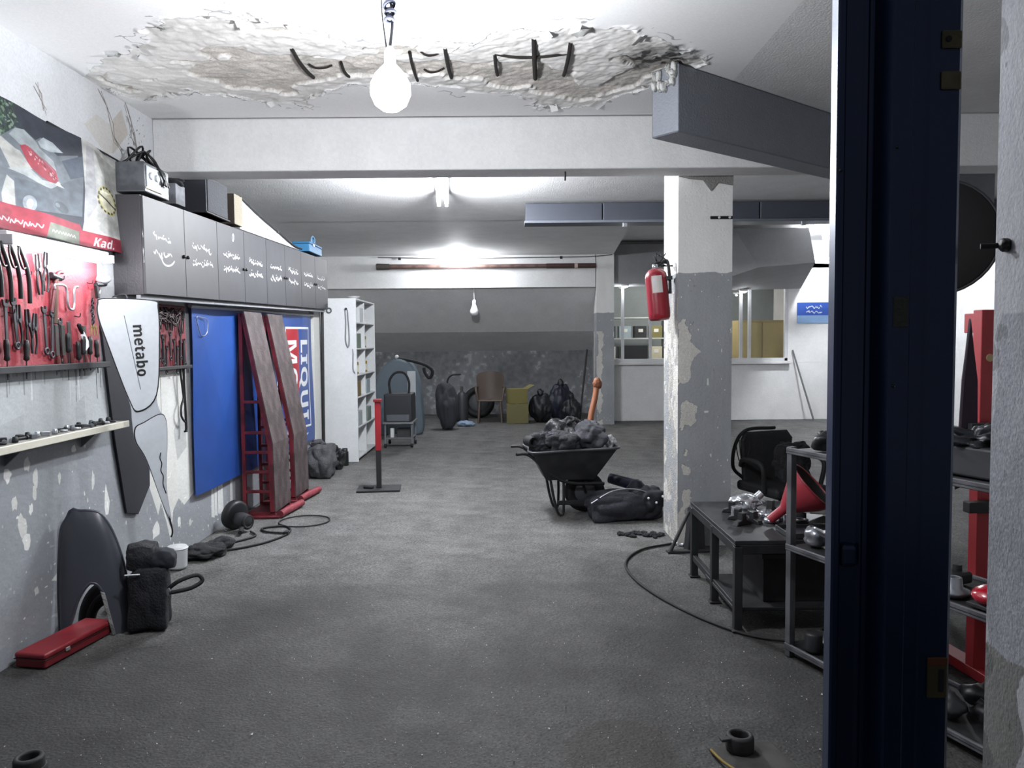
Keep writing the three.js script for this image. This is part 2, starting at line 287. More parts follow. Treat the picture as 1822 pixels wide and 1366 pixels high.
// ---- left wall: grey dado with chips, white above, drips and cracks
const uMap = [[FRONT, 0], [3.2, 0.1], [5.8, 0.58], [7, 0.8], [WALL_END, 1]], uInv = uMap.map(([a, b]) => [b, a]);
{
  const W = 2048, H = 1248;
  const X = (d) => pl(uMap, d) * W, Y = (y) => (1 - y / CEIL) * H, r = rng(31);
  const tex = painted(W, H, (g) => {
    g.fillStyle = '#d6d7da'; g.fillRect(0, 0, W, H);
    const poly = (pts, c) => { g.fillStyle = c; g.beginPath(); pts.forEach(([d, y], i) => i ? g.lineTo(X(d), Y(y)) : g.moveTo(X(d), Y(y))); g.closePath(); g.fill(); };
    const line = (pts, c, w) => { g.strokeStyle = c; g.lineWidth = w; g.lineCap = 'round'; g.lineJoin = 'round'; g.beginPath(); pts.forEach(([d, y], i) => i ? g.lineTo(X(d), Y(y)) : g.moveTo(X(d), Y(y))); g.stroke(); };
    // grey dado
    poly([[FRONT, 0], [FRONT, 1.12], [4.9, 1.12], [5.0, 1.46], [5.35, 1.46], [5.42, 0.62], [5.55, 0.38], [5.6, 0.46], [5.68, 0.3], [5.74, 0.14], [5.8, 0.36], [5.9, 0.43], [6.0, 0.36], [6.2, 0.42], [6.5, 0.38], [WALL_END, 0.36], [WALL_END, 0]], '#8e9196');
    poly([[FRONT, 1.12], [FRONT, 1.5], [4.95, 1.5], [4.9, 1.12]], '#a9adaf');
    // lighter scrubbed panels in the dado
    for (let i = 0; i < 26; i++) { const d = 3 + 4 * r(), y = 0.1 + 0.9 * r(), w = 0.1 + 0.3 * r(), h = 0.1 + 0.4 * r(); g.globalAlpha = 0.25; poly([[d, y], [d + w, y - 0.03], [d + w * 0.9, y + h], [d + 0.02, y + h * 0.9]], r() > 0.5 ? '#a2a5a9' : '#7f8287'); g.globalAlpha = 1; }
    // the plastered strip between the boards, cream with a darker patch
    poly([[5.42, 0.62], [5.55, 0.38], [5.6, 0.46], [5.68, 0.3], [5.74, 0.14], [5.8, 0.36], [5.9, 0.43], [6.0, 0.36], [6.2, 0.42], [6.2, 1.42], [5.3, 1.42]], '#d3d3cf');
    poly([[5.85, 0.95], [6.05, 1.1], [6.08, 0.8], [5.9, 0.72]], '#b4b5b4');
    // chips showing white filler
    const chip = (d, y, a, b) => { const n = 11, pts = []; for (let i = 0; i < n; i++) { const t = i / n * 6.283, k = 0.65 + 0.6 * r(); pts.push([d + Math.cos(t) * a * k, y + Math.sin(t) * b * k]); } poly(pts, r() > 0.4 ? '#dcdcd9' : '#c9c9c5'); };
    for (const [d, y, a, b] of [[4.0, 0.66, 0.04, 0.07], [4.03, 0.58, 0.03, 0.05], [3.95, 0.8, 0.025, 0.04], [4.12, 0.82, 0.02, 0.05], [4.13, 0.9, 0.025, 0.06], [4.06, 0.98, 0.03, 0.04], [3.9, 0.95, 0.03, 0.04], [4.5, 1.0, 0.03, 0.02], [4.62, 1.02, 0.02, 0.03], [4.4, 0.42, 0.06, 0.018], [4.3, 0.32, 0.06, 0.02], [4.1, 0.3, 0.02, 0.025], [4.08, 0.74, 0.02, 0.03], [4.35, 0.86, 0.014, 0.04], [4.7, 0.78, 0.02, 0.06], [4.85, 0.62, 0.03, 0.1], [5.25, 0.55, 0.05, 0.1], [5.5, 0.28, 0.06, 0.06], [5.9, 0.25, 0.03, 0.04], [6.1, 0.2, 0.03, 0.03]]) chip(d, y, a, b);
    for (let i = 0; i < 150; i++) chip(3 + 4.2 * r(), 0.08 + 1.0 * r() * r(), 0.003 + 0.012 * r() * r(), 0.003 + 0.016 * r() * r());
    // plaster-white streaks under the blue banner
    for (const d of [6.55, 6.62, 6.7, 6.76, 7.0]) poly([[d, 0.4], [d + 0.05, 0.4], [d + 0.06, 0.12], [d - 0.01, 0.14]], '#d6d7d6');
    // drips running down from the tool board
    for (let i = 0; i < 70; i++) { const d = 3.2 + 1.65 * r(), y = 1.5, l = 0.06 + 0.28 * r() * r(); g.globalAlpha = 0.25 + 0.4 * r(); line([[d, y], [d + 0.006 * (r() - 0.5), y - l]], r() > 0.35 ? '#2b2c30' : '#d9dadb', 1.5 + 4 * r()); }
    g.globalAlpha = 1;
    // beige damp stains and cracks at the corner of the ceiling
    g.globalAlpha = 0.55; poly([[4.75, 2.9], [5.0, 2.78], [5.12, 2.82], [5.3, 3.0], [5.2, 3.1], [5.05, 2.98], [4.9, 3.0]], '#c9c3bb'); poly([[5.08, 2.8], [5.3, 2.98], [5.22, 3.12], [5.1, 3.02]], '#b9b1a7'); g.globalAlpha = 1;
    for (const base of [[[4.95, 3.16], [5.02, 3.08], [5.08, 3.0], [5.12, 2.9], [5.2, 2.84]], [[5.28, 3.18], [5.33, 3.08], [5.36, 2.98], [5.42, 2.9], [5.46, 2.8], [5.5, 2.72]], [[5.3, 3.1], [5.38, 3.0], [5.44, 2.86]], [[4.28, 2.98], [4.33, 2.93], [4.36, 2.86]]])
      for (let k = 0; k < 4; k++) line(base.map(([d, y]) => [d + 0.05 * (r() - 0.5), y + 0.04 * (r() - 0.5)]), ['#4a4743', '#6d6964', '#8d8984', '#a39e98'][k], 1.2 + 1.6 * r());
    for (let i = 0; i < 40; i++) { const d = 5.28 + 0.26 * r(), y = 2.72 + 0.42 * r(); line([[d, y], [d + 0.03 * (r() - 0.5), y + 0.04 * (r() - 0.5)]], '#5b5752', 1 + 1.5 * r()); }
    line([[5.66, 1.36], [5.65, 0.9], [5.63, 0.45]], '#3b3a39', 2.4);
  }, { post: (D, w, h) => {
    for (let j = 0; j < h; j++) for (let i = 0; i < w; i++) {
      const d = pl(uInv, i / w), y = CEIL * (1 - j / h), k = (j * w + i) * 4, bl = fbm(d * 2.2, y * 2.2, 4, 301) - 0.5, gr = vn(d * 130, y * 130, 0, 303) - 0.5, sp = vn(d * 34, y * 34, 0, 305);
      const q = 1 + 0.16 * bl + 0.06 * gr; let add = 0; if (y < 0.7 && sp > 0.93) add = 26;
      for (let t = 0; t < 3; t++) D[k + t] = clamp(D[k + t] * q + add, 0, 255);
    }
  } });
  const pos = [], uv = [], idx = [], low = 2.58;       // beyond the beam the wall is only a partition as high as the cupboards
  for (let i = 1; i < uMap.length; i++) { const a = pos.length / 3, top = uMap[i][0] > 6 ? low : CEIL; for (const d of [uMap[i - 1][0], uMap[i][0]]) for (const y of [0, top]) { pos.push(LEFT, y, -d); uv.push(pl(uMap, d), y / CEIL); } idx.push(a, a + 1, a + 2, a + 1, a + 3, a + 2); }
  const g = new THREE.BufferGeometry(); g.setAttribute('position', new THREE.Float32BufferAttribute(pos, 3)); g.setAttribute('uv', new THREE.Float32BufferAttribute(uv, 2)); g.setIndex(idx); g.computeVertexNormals();
  const wl = new THREE.Group(); wl.name = 'wall_left'; scene.add(wl); struct(wl, 'left wall, white above and chipped grey below');
  obj('painted_face', [g], new THREE.MeshStandardMaterial({ map: tex, roughness: 0.62, bumpMap: grain6, bumpScale: 0.002, side: THREE.DoubleSide }), wl, { keepUV: true });
  obj('masonry', [B(0.18, CEIL, 5.93 - FRONT, LEFT - 0.095, CEIL / 2, -(FRONT + 5.93) / 2, { plain: true }), B(0.14, low, WALL_END - 5.93, LEFT - 0.075, low / 2, -(WALL_END + 5.93) / 2, { plain: true })], whitePaint, wl);
  const wo = new THREE.Group(); wo.name = 'wall_left_outer'; scene.add(wo); struct(wo, 'outer wall behind the low partition');
  obj('masonry', [B(0.2, 3.4, 11.6, FAR_LEFT - 0.1, 1.7, -11.6, { plain: true })], whitePaint, wo); obj('masonry', [B(1.42, 3.4, 0.2, -3.33, 1.7, -5.8, { plain: true })], whitePaint, wo);
}

// ---- back wall with the low recess, right jamb two-toned
{
  const wb = new THREE.Group(); wb.name = 'wall_back'; scene.add(wb); struct(wb, 'white back wall above a dark recess');
  obj('lintel', [B(5.65, CEIL - 2.58, 0.2, -1.185, (CEIL + 2.58) / 2, -BACK - 0.1)], whitePaint, wb);
  const jt = new THREE.MeshStandardMaterial({ map: peelTex(261, true), roughness: 0.8, bumpMap: tall(grain), bumpScale: 0.003 });
  const j = obj('jamb', uvBox(0.33, CEIL, 0.5, 1.82, CEIL / 2, -BACK - 0.235), jt, wb, { keepUV: true });
  const recessTex = dataTex(512, (u, v) => { const b = fbm(u * 5, v * 5, 5, 501, 5), s = fbm(u * 40, v * 40, 3, 503, 40), k = 0.78 + 0.3 * (b - 0.5) + (b > 0.5 && s > 0.66 ? 0.16 : 0) + 0.2 * (s - 0.5); return [k, k, k * 1.01]; }); recessTex.repeat.set(0.3, 0.3);
  const bare = new THREE.MeshStandardMaterial({ color: 0xaeb0b3, map: recessTex, roughness: 0.9, bumpMap: cells, bumpScale: 0.01 });          // bare render
  obj('sloping_soffit', E([[14.92, 2.6], [16, 1.77], [17.05, 1.36], [17.05, 1.6], [14.92, 2.84]], 6, { r: [0, Math.PI / 2, 0], p: [-1.0, 0, 0] }), whitePaint, wb);
  obj('recess_wall', [B(6.0, 2.2, 0.15, -1.0, 1.1, -17.1)], bare, wb);
  obj('recess_side', [B(0.15, 2.8, 2.2, 1.9, 1.4, -16.1)], whitePaint, wb);
}

// ---- far right: window wall, dark header and stair soffit
{
  const D0 = 15.35, wr = new THREE.Group(); wr.name = 'wall_far'; scene.add(wr); struct(wr, 'white wall with two office windows at the far right');
  const seg = (x0, x1, y0, y1) => obj('masonry', [B(x1 - x0, y1 - y0, 0.18, (x0 + x1) / 2, (y0 + y1) / 2, -D0 - 0.09)], whitePaint, wr);
  seg(1.98, 6.36, 0, 1.12); seg(5.46, 6.36, 1.12, 3.5); seg(1.98, 5.46, 2.68, 3.5); seg(3.3, 4.2, 1.12, 2.68);
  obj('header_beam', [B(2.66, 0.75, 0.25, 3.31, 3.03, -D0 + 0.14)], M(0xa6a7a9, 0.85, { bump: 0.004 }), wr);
  // stair soffit: a dark wedge hanging in front of the right window
  const pts = [[3.72, 3.4, 13], [4.95, 3.4, 13], [5.06, 2.83, 13], [4.13, 2.76, 13], [3.72, 2.62, 13.6], [5.68, 2.55, 15.3], [4.6, 2.53, 15.3], [4.4, 2.53, 15.3], [5.68, 3.5, 15.3], [3.72, 3.5, 15.3], [3.72, 2.53, 15.3]].map(([x, y, d]) => V3(x, y, -d));
  const F = [[0, 4, 3], [0, 3, 2], [0, 2, 1], [3, 6, 5], [3, 5, 2], [4, 7, 6], [4, 6, 3], [4, 10, 7], [1, 2, 5], [1, 5, 8], [0, 9, 10], [0, 10, 4]];
  const g = new THREE.BufferGeometry().setFromPoints(F.flat().map((i) => pts[i])); g.computeVertexNormals();
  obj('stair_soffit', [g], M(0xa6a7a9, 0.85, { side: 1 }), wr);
  obj('partition', [B(0.18, 3.5, 3, 6.45, 1.75, -16.9)], whitePaint, wr);
  // office behind the windows
  const oc = new THREE.Group(); oc.name = 'wall_office'; scene.add(oc); struct(oc, 'small office behind the window wall');
  obj('masonry', [B(4.6, 3.2, 0.1, 4.2, 1.6, -18.4), B(0.1, 3.2, 3, 1.9, 1.6, -16.9)], M(0x8c9496, 0.8), oc); obj('office_ceiling', [B(4.6, 0.1, 3.1, 4.2, 3.0, -16.9)], whitePaint, oc); obj('office_floor', [B(4.6, 0.06, 3.1, 4.2, 0.03, -16.95)], M(0x6a6a68, 0.8), oc);
  const fr = M(0xd7d9dc, 0.45, { metal: 0.3 });
  const glass = new THREE.MeshPhysicalMaterial({ color: 0xffffff, transmission: 1, roughness: 0.02, thickness: 0, ior: 1.45 });
  const win = (n, x0, x1, y0, y1, mull) => {
    const w = new THREE.Group(); w.name = 'window_' + n; scene.add(w); struct(w, 'aluminium framed office window'); const f = 0.06, z = -D0 - 0.05;
    obj('window_frame', [B(x1 - x0, f, 0.08, (x0 + x1) / 2, y0 + f / 2, z), B(x1 - x0, f, 0.08, (x0 + x1) / 2, y1 - f / 2, z), B(f, y1 - y0, 0.08, x0 + f / 2, (y0 + y1) / 2, z), B(f, y1 - y0, 0.08, x1 - f / 2, (y0 + y1) / 2, z)], fr, w);
    for (const x of mull) obj('mullion', [B(0.055, y1 - y0 - 0.1, 0.06, x, (y0 + y1) / 2, z)], fr, w);
    obj('window_sill', [B(x1 - x0 + 0.06, 0.05, 0.2, (x0 + x1) / 2, y0 - 0.025, -D0 + 0.02)], M(0xdfdfdf, 0.6), w);
    const xs = [x0, ...mull, x1]; for (let i = 1; i < xs.length; i++) obj('pane', [B(xs[i] - xs[i - 1] - 0.05, y1 - y0 - 0.1, 0.006, (xs[i] + xs[i - 1]) / 2, (y0 + y1) / 2, z, { plain: true })], glass, w);
  };
  win(1, 2.0, 3.3, 1.15, 2.68, [2.24, 2.78]); win(2, 4.2, 5.46, 1.15, 2.62, [4.55, 4.72]);
}
// right side wall and the front wall round the gate
struct(obj('wall_right', [B(0.2, 3.7, 17, RIGHT + 0.1, 1.85, -9.6, { plain: true })], whitePaint), 'plain wall far to the right');
struct(obj('wall_rear', [B(2.4, 3.7, 0.2, 7.3, 1.85, -18, { plain: true })], whitePaint), 'wall at the end of the passage');
{
  const jt = painted(512, 1024, (g, w, h) => { g.fillStyle = '#b9bac0'; g.fillRect(0, 0, w, h); }, { post: (D, w, h) => {
    for (let j = 0; j < h; j++) for (let i = 0; i < w; i++) {
      const x = i / w * 0.3, y = 3.2 * (1 - j / h), k = (j * w + i) * 4, bl = fbm(x * 6, y * 6, 4, 401) - 0.5, gr = vn(x * 420, y * 300, 0, 403) - 0.5;
      let c = [146 + 30 * bl + 16 * gr, 147 + 30 * bl + 16 * gr, 152 + 30 * bl + 16 * gr];
      const e = 0.05 + 0.06 * Math.sin(y * 3 + 1) + 0.05 * (fbm(1, y * 5, 3, 405) - 0.5);
      if (y < 1.65 && y > 0.9 && x > e) c = [122 + 36 * bl + 36 * gr, 124 + 36 * bl + 36 * gr, 130 + 36 * bl + 36 * gr];
      const v = fbm(x * 12, y * 9, 4, 407); if (y < 0.92 + 0.05 * (v - 0.5) && x < 0.05 + 0.16 * v) c = [96 + 16 * gr, 96 + 16 * gr, 94 + 16 * gr];
      if (v > 0.68) c = c.map((q) => q * 0.82);
      D[k] = c[0]; D[k + 1] = c[1]; D[k + 2] = c[2];
    }
  } });
  const wf = new THREE.Group(); wf.name = 'wall_front'; scene.add(wf); struct(wf, 'rough plastered wall beside the gate');
  obj('gate_jamb', uvBox(0.5, 3.2, 0.3, 1.05 + 0.25, 1.6, -FRONT - 0.15), new THREE.MeshStandardMaterial({ map: jt, roughness: 0.85, bumpMap: tall(cells), bumpScale: 0.0025 }), wf, { keepUV: true });
  obj('masonry', [B(RIGHT - 1.55, 3.2, 0.25, (RIGHT + 1.55) / 2, 1.6, -FRONT - 0.125, { plain: true }), B(4.2, 0.22, 0.25, -0.95, 3.1, -FRONT - 0.125, { plain: true })], whitePaint, wf);
}

// ================================================================ LEFT WALL
const font = await new FontLoader().loadAsync('fonts/droid/droid_sans_bold.typeface.json');
// a sheet standing off the left wall; u runs away from the gate, corners given as [depth, height]
function wallSheet([d0, t0, b0], [d1, t1, b1], x, bulge, nu = 40, nv = 16) {
  const g = new THREE.PlaneGeometry(1, 1, nu, nv), p = g.attributes.position, uv = g.attributes.uv;
  for (let i = 0; i < p.count; i++) { const u = uv.getX(i), v = uv.getY(i), d = lerp(d0, d1, u); p.setXYZ(i, x + bulge(u, v), lerp(lerp(b0, b1, u), lerp(t0, t1, u), v), -d); }
  const back = g.clone(); const bp = back.attributes.position; for (let i = 0; i < bp.count; i++) bp.setX(i, bp.getX(i) - 0.004); back.index.array.reverse();
  g.computeVertexNormals(); back.computeVertexNormals(); return [g, back];
}
{ // advertising banner
  const tex = painted(1400, 520, (g, w, h) => {
    g.fillStyle = '#3c424e'; g.fillRect(0, 0, w, h);
    const gr = (c, x, y, a, b, rot = 0) => { g.fillStyle = c; g.beginPath(); g.ellipse(x, y, a, b, rot, 0, 7); g.fill(); };
    const P = (pts, c) => { g.fillStyle = c; g.beginPath(); pts.forEach(([x, y], i) => i ? g.lineTo(x, y) : g.moveTo(x, y)); g.closePath(); g.fill(); };
    const r = rng(14);
    for (let i = 0; i < 320; i++) gr(['#34503f', '#5f7d64', '#27392f', '#8aa08d', '#465a4c'][i % 5], 585 + 130 * r() * r(), 6 + 150 * r(), 3 + 9 * r(), 2 + 5 * r(), r() * 3);
    P([[594,186],[687,98],[726,92],[788,111],[823,85],[912,132],[1015,92],[1049,170],[1049,379],[594,427]], '#7d868f');
    P([[612,174],[630,154],[687,183],[706,186],[760,244],[668,274],[655,246]], '#c9c9c4');
    P([[661,134],[687,99],[730,90],[794,120],[809,137],[889,165],[904,208],[794,170],[706,159]], '#aeb6ba');
    P([[802,111],[837,79],[889,81],[943,108],[874,129],[816,131]], '#c2cbd0');
    P([[655,272],[746,243],[809,274],[904,262],[912,247],[947,273],[845,300],[781,293],[720,279]], '#c4cacb');
    P([[681,301],[788,297],[859,299],[1049,183],[1049,379],[693,426]], '#6f7883');
    P([[652,299],[681,317],[687,422],[630,424],[627,379]], '#cfd0cc');
    P([[705,164],[730,151],[760,155],[802,174],[845,181],[900,206],[910,248],[889,265],[852,269],[802,262],[756,240],[736,219]], '#b5374a');
    P([[904,253],[947,272],[889,272]], '#dfe5e6');
    P([[935,148],[1049,79],[1049,183],[983,218]], '#566170');
    for (let i = 0; i < 34; i++) { const t = r(); gr(['#d98a96', '#e4b6bb', '#8e2436', '#c85a6a'][i % 4], 743 + t * 170 + 16 * (r() - 0.5), 178 + t * 70 + 30 * (r() - 0.5), 3 + 6 * r(), 2 + 5 * r(), 0.6); }
    gr('#59616b', 920, 366, 46, 24, 0.15); gr('#7f8890', 894, 362, 16, 10, 0); gr('#dde3e8', 750, 391, 18, 26, 0.5); gr('#aeb8c0', 746, 391, 30, 34, 0.4); gr('#e6ebee', 746, 391, 14, 20, 0.4);
    g.strokeStyle = '#9ea8ae'; g.lineWidth = 3; for (let i = 0; i < 14; i++) { g.globalAlpha = 0.5; g.beginPath(); g.moveTo(700 + i * 9, 119 + i * 3); g.lineTo(740 + i * 12, 152 + i * 5); g.stroke(); } g.globalAlpha = 1;
    // white right-hand page with a gold bangle
    P([[1030, 0], [1400, 0], [1400, 520], [1040, 520], [1060, 400], [1062, 260]], '#d9d9d4'); P([[1120, 20], [1400, 60], [1400, 440], [1290, 300]], '#b9b9b4'); P([[1060, 20], [1110, 20], [1130, 300], [1060, 420]], '#c3c3c6'); P([[1110, 440], [1380, 430], [1380, 380], [1200, 330]], '#c8c8c4');
    gr('#f3edc0', 1215, 255, 78, 66, 0.5); gr('#f5f0d2', 1215, 255, 62, 52, 0.5); g.lineWidth = 10; g.strokeStyle = '#d6c978'; g.beginPath(); g.ellipse(1215, 255, 78, 66, 0.5, 0, 7); g.stroke();
    for (let i = 0; i < 16; i++) { const a = i / 16 * 6.283; gr('#40402c', 1215 + 78 * Math.cos(a), 255 + 66 * Math.sin(a), 6, 9, a); }
    g.lineWidth = 9; g.strokeStyle = '#4c4a44'; g.beginPath(); g.moveTo(1140, 232); g.lineTo(1290, 282); g.stroke();
    // red foot band with white script
    P([[0, 405], [1035, 420], [1050, 445], [1400, 450], [1400, 520], [0, 520]], '#b03448'); P([[840, 450], [1030, 455], [1030, 520], [820, 520]], '#7f8578');
    g.strokeStyle = '#e9d9dc'; g.lineCap = 'round'; g.lineWidth = 6; for (let i = 0; i < 13; i++) { const x = 420 + i * 30, k = (i * 7) % 5; g.beginPath(); g.moveTo(x, 496 - k * 6); g.bezierCurveTo(x + 8, 440 + k * 8, x + 16, 520 - k * 5, x + 26, 470); g.stroke(); }
    g.lineWidth = 4; for (let i = 0; i < 8; i++) { const x = 850 + i * 20; g.beginPath(); g.moveTo(x, 490); g.quadraticCurveTo(x + 6, 470, x + 14, 492); g.stroke(); }
    g.fillStyle = '#f6f1f1'; g.font = 'italic bold 64px sans-serif'; g.fillText('Kad.', 1110, 512);
  }, { post: (D, w, h) => { for (let j = 0; j < h; j++) for (let i = 0; i < w; i++) { const k = (j * w + i) * 4, q = 0.64 + 0.3 * fbm(i / 34, j / 26, 4, 601); for (let t = 0; t < 3; t++) D[k + t] = clamp(D[k + t] * q, 0, 255); } } });
  const bul = (u, v) => 0.012 + 0.02 * Math.sin(u * 9 + 1) * (0.4 + 0.6 * v) + 0.012 * Math.sin(u * 23 + v * 3) + 0.03 * step(0.75, 1, u) * (1 - v) * 0.6;
  const t = thing('vinyl_banner', 'printed advertising banner with a red band, hung above the tool board', 'banner');
  obj('sheet', wallSheet([2.9, 2.87, 2.17], [5.18, 2.74, 2.17], -2.47, bul, 60, 20), new THREE.MeshPhysicalMaterial({ map: tex, roughness: 0.7, side: THREE.DoubleSide }), t, { keepUV: true });
  obj('hanging_cord', T([[-2.46, 2.79, -4.3], [-2.45, 2.752, -5.0], [-2.46, 2.735, -5.3], [-2.45, 2.66, -5.5]], 0.006, 24, 6), M(0x1b1b1d, 0.6), t);
}
// ---- tool boards
const redBoard = M(0xa03c46, 0.6, { bump: 0.001 });
const boardA = thing('tool_board', 'red painted tool board under the printed banner', 'tool board', [-2.5, 0, 4.8]);
obj('panel', [B(0.02, 0.62, 1.9, 0.01, 1.775, 0.95)], redBoard, boardA);
obj('tool_rail', [B(0.07, 0.035, 1.9, 0.045, 1.475, 0.95)], M(0x26262a, 0.6, { map: 'grime' }), boardA);
for (let i = 0; i < 12; i++) obj('hook', T([[0.02, 1.96 - (i % 2) * 0.2, 0.12 + i * 0.15], [0.05, 1.955 - (i % 2) * 0.2, 0.12 + i * 0.15], [0.055, 1.975 - (i % 2) * 0.2, 0.12 + i * 0.15]], 0.003, 8, 5), M(0x303036, 0.4, { metal: 0.7 }), boardA);
const boardB = thing('tool_board', 'small dark red tool board half hidden by the white sign', 'tool board', [-2.5, 0, 6.08]);
obj('panel', [B(0.02, 0.48, 0.78, 0.01, 1.64, 0.39)], M(0x7c2530, 0.6, { map: 'grime' }), boardB);
obj('tool_rail', [B(0.06, 0.025, 0.72, 0.035, 1.42, 0.36)], M(0x222226, 0.6), boardB);

const steel = M(0x3c3d42, 0.42, { metal: 0.35, map: 'grime' }), blackTool = M(0x17181b, 0.5, { map: 'grime' }), bright = M(0xb9bcc2, 0.3, { metal: 0.8 });
// tools are modelled flat in the x-y plane, hanging from y = 0 downwards, then turned to face the room
function pliers(grip, len = 0.2) {
  const t = thing('pliers', 'long-nosed pliers hanging jaws-up on the red board', 'pliers'); const s = len / 0.2;
  for (const q of [-1, 1]) {
    const j = obj('jaw', E([[0, 0], [q * 0.006, 0], [q * 0.014, -0.06], [q * 0.012, -0.085], [0, -0.085]].map(([x, y]) => [x * s + q * 0.008, y * s]), 0.012, { b: 0.002 }), steel, t);
    obj('handle', T([[q * 0.006, -0.08 * s, 0], [q * 0.018 * s, -0.12 * s, 0], [q * 0.022 * s, -0.16 * s, 0], [q * 0.014 * s, -0.21 * s, 0]], 0.006 * s, 12, 7), grip, t);
  }
  obj('pivot', C([0, -0.08 * s, -0.01], [0, -0.08 * s, 0.01], 0.011 * s), steel, t); return t;
}
function spanner(len, m) {
  const t = thing('spanner', 'greasy open-ended spanner hanging on the red board', 'spanner'), w = len * 0.045;
  obj('shank', E([[-w, -0.06 * len], [w, -0.06 * len], [w * 0.8, -0.9 * len], [-w * 0.8, -0.9 * len]], 0.007, { b: 0.0015 }), m, t);
  obj('open_jaw', E([[-w * 2.1, 0], [-w * 0.8, 0.01 * len], [-w * 0.8, -0.06 * len], [w * 0.8, -0.06 * len], [w * 0.8, 0.01 * len], [w * 2.1, 0], [w * 2, -0.1 * len], [w, -0.15 * len], [-w, -0.15 * len], [-w * 2, -0.1 * len]], 0.01, { b: 0.002 }), m, t);
  const ring = new THREE.TorusGeometry(w * 1.4, w * 0.55, 8, 18); obj('ring_end', xf(ring, { p: [0, -0.95 * len, 0] }), m, t); return t;
}
function screwdriver(len, m) {
  const t = thing('screwdriver', 'dark handled screwdriver standing in the tool rail', 'screwdriver');
  obj('grip', L([[0.001, 0], [0.011, -0.004], [0.014, -0.03], [0.012, -0.08], [0.015, -0.1], [0.006, -0.108]], 10), m, t); obj('blade', C([0, -0.1, 0], [0, -len, 0], 0.0035), steel, t); return t;
}
function hammer() {
  const t = thing('hammer', 'ball-peen hammer hanging on the red board', 'hammer');
  obj('head', [C([-0.05, -0.015, 0], [0.03, -0.015, 0], 0.016, 0.014, 12), xf(new THREE.SphereGeometry(0.015, 10, 8), { p: [0.04, -0.015, 0] })], steel, t); obj('handle', C([0, 0, 0], [0.005, -0.27, 0], 0.011, 0.014, 9), M(0x4b3526, 0.7), t); return t;
}
function file() { const t = thing('hand_file', 'broad flat file standing in the tool rail', 'file'); obj('blade', [B(0.034, 0.17, 0.006, 0, -0.09, 0)], M(0x34312f, 0.6, { map: 'grime' }), t); obj('handle', L([[0.001, -0.26], [0.012, -0.25], [0.014, -0.2], [0.008, -0.17]], 10), M(0x5b2020, 0.6), t); return t; }
function hang(t, d, y, tilt = 0, x = -2.46) { t.position.set(x, y, -d); t.rotation.set(0, Math.PI / 2, 0); t.rotateZ(tilt); return t; }
const grips = [blackTool, M(0x6b1d26, 0.6), blackTool];
{
  const p0 = pliers(grips[0]); tag(p0, p0.userData.label, 'pliers', 'pliers on the red tool board'); hang(p0, 4.16, 2.07, 0.1);
  const p1 = copyOf(p0, [0, 0, 0]); hang(p1, 4.24, 2.09, -0.06);
  for (const [d, y, a] of [[3.98, 1.8, 0], [4.05, 1.78, 0.1], [4.12, 1.76, -0.1], [3.75, 2.05, 0.1], [3.65, 2.02, 0]]) hang(copyOf(p0, [0, 0, 0]), d, y, a);
  const s0 = spanner(0.25, steel); s0.userData.group = 'spanners on the red tool board'; hang(s0, 4.2, 1.8, 0.05);
  for (const [d, y, a] of [[4.28, 1.78, -0.08], [3.94, 1.83, 0.1], [3.88, 1.82, 0], [3.8, 1.8, -0.05], [4.34, 1.74, 0.12], [3.7, 1.8, 0.04], [3.6, 1.8, -0.04]]) hang(copyOf(s0, [0, 0, 0]), d, y, a);
  const c0 = screwdriver(0.2, blackTool); c0.userData.group = 'screwdrivers in the rail of the red board'; hang(c0, 4.4, 1.66, 0, -2.45);
  for (const d of [4.5, 4.56, 4.63, 4.7, 4.02, 3.86]) hang(copyOf(c0, [0, 0, 0]), d, 1.64 + 0.03 * Math.sin(d * 40), 0.05 * Math.sin(d * 70), -2.45);
  const f0 = file(); f0.userData.group = 'files in the rail of the red board'; hang(f0, 4.42, 1.73, Math.PI * 0.02, -2.455); for (const d of [4.36, 4.3, 4.58]) hang(copyOf(f0, [0, 0, 0]), d, 1.71, 0.03, -2.455);
  const h0 = hammer(); hang(h0, 4.33, 1.98, -0.15);
  h0.userData.label = 'ball-peen hammer hanging beside the pliers on the red board';
}
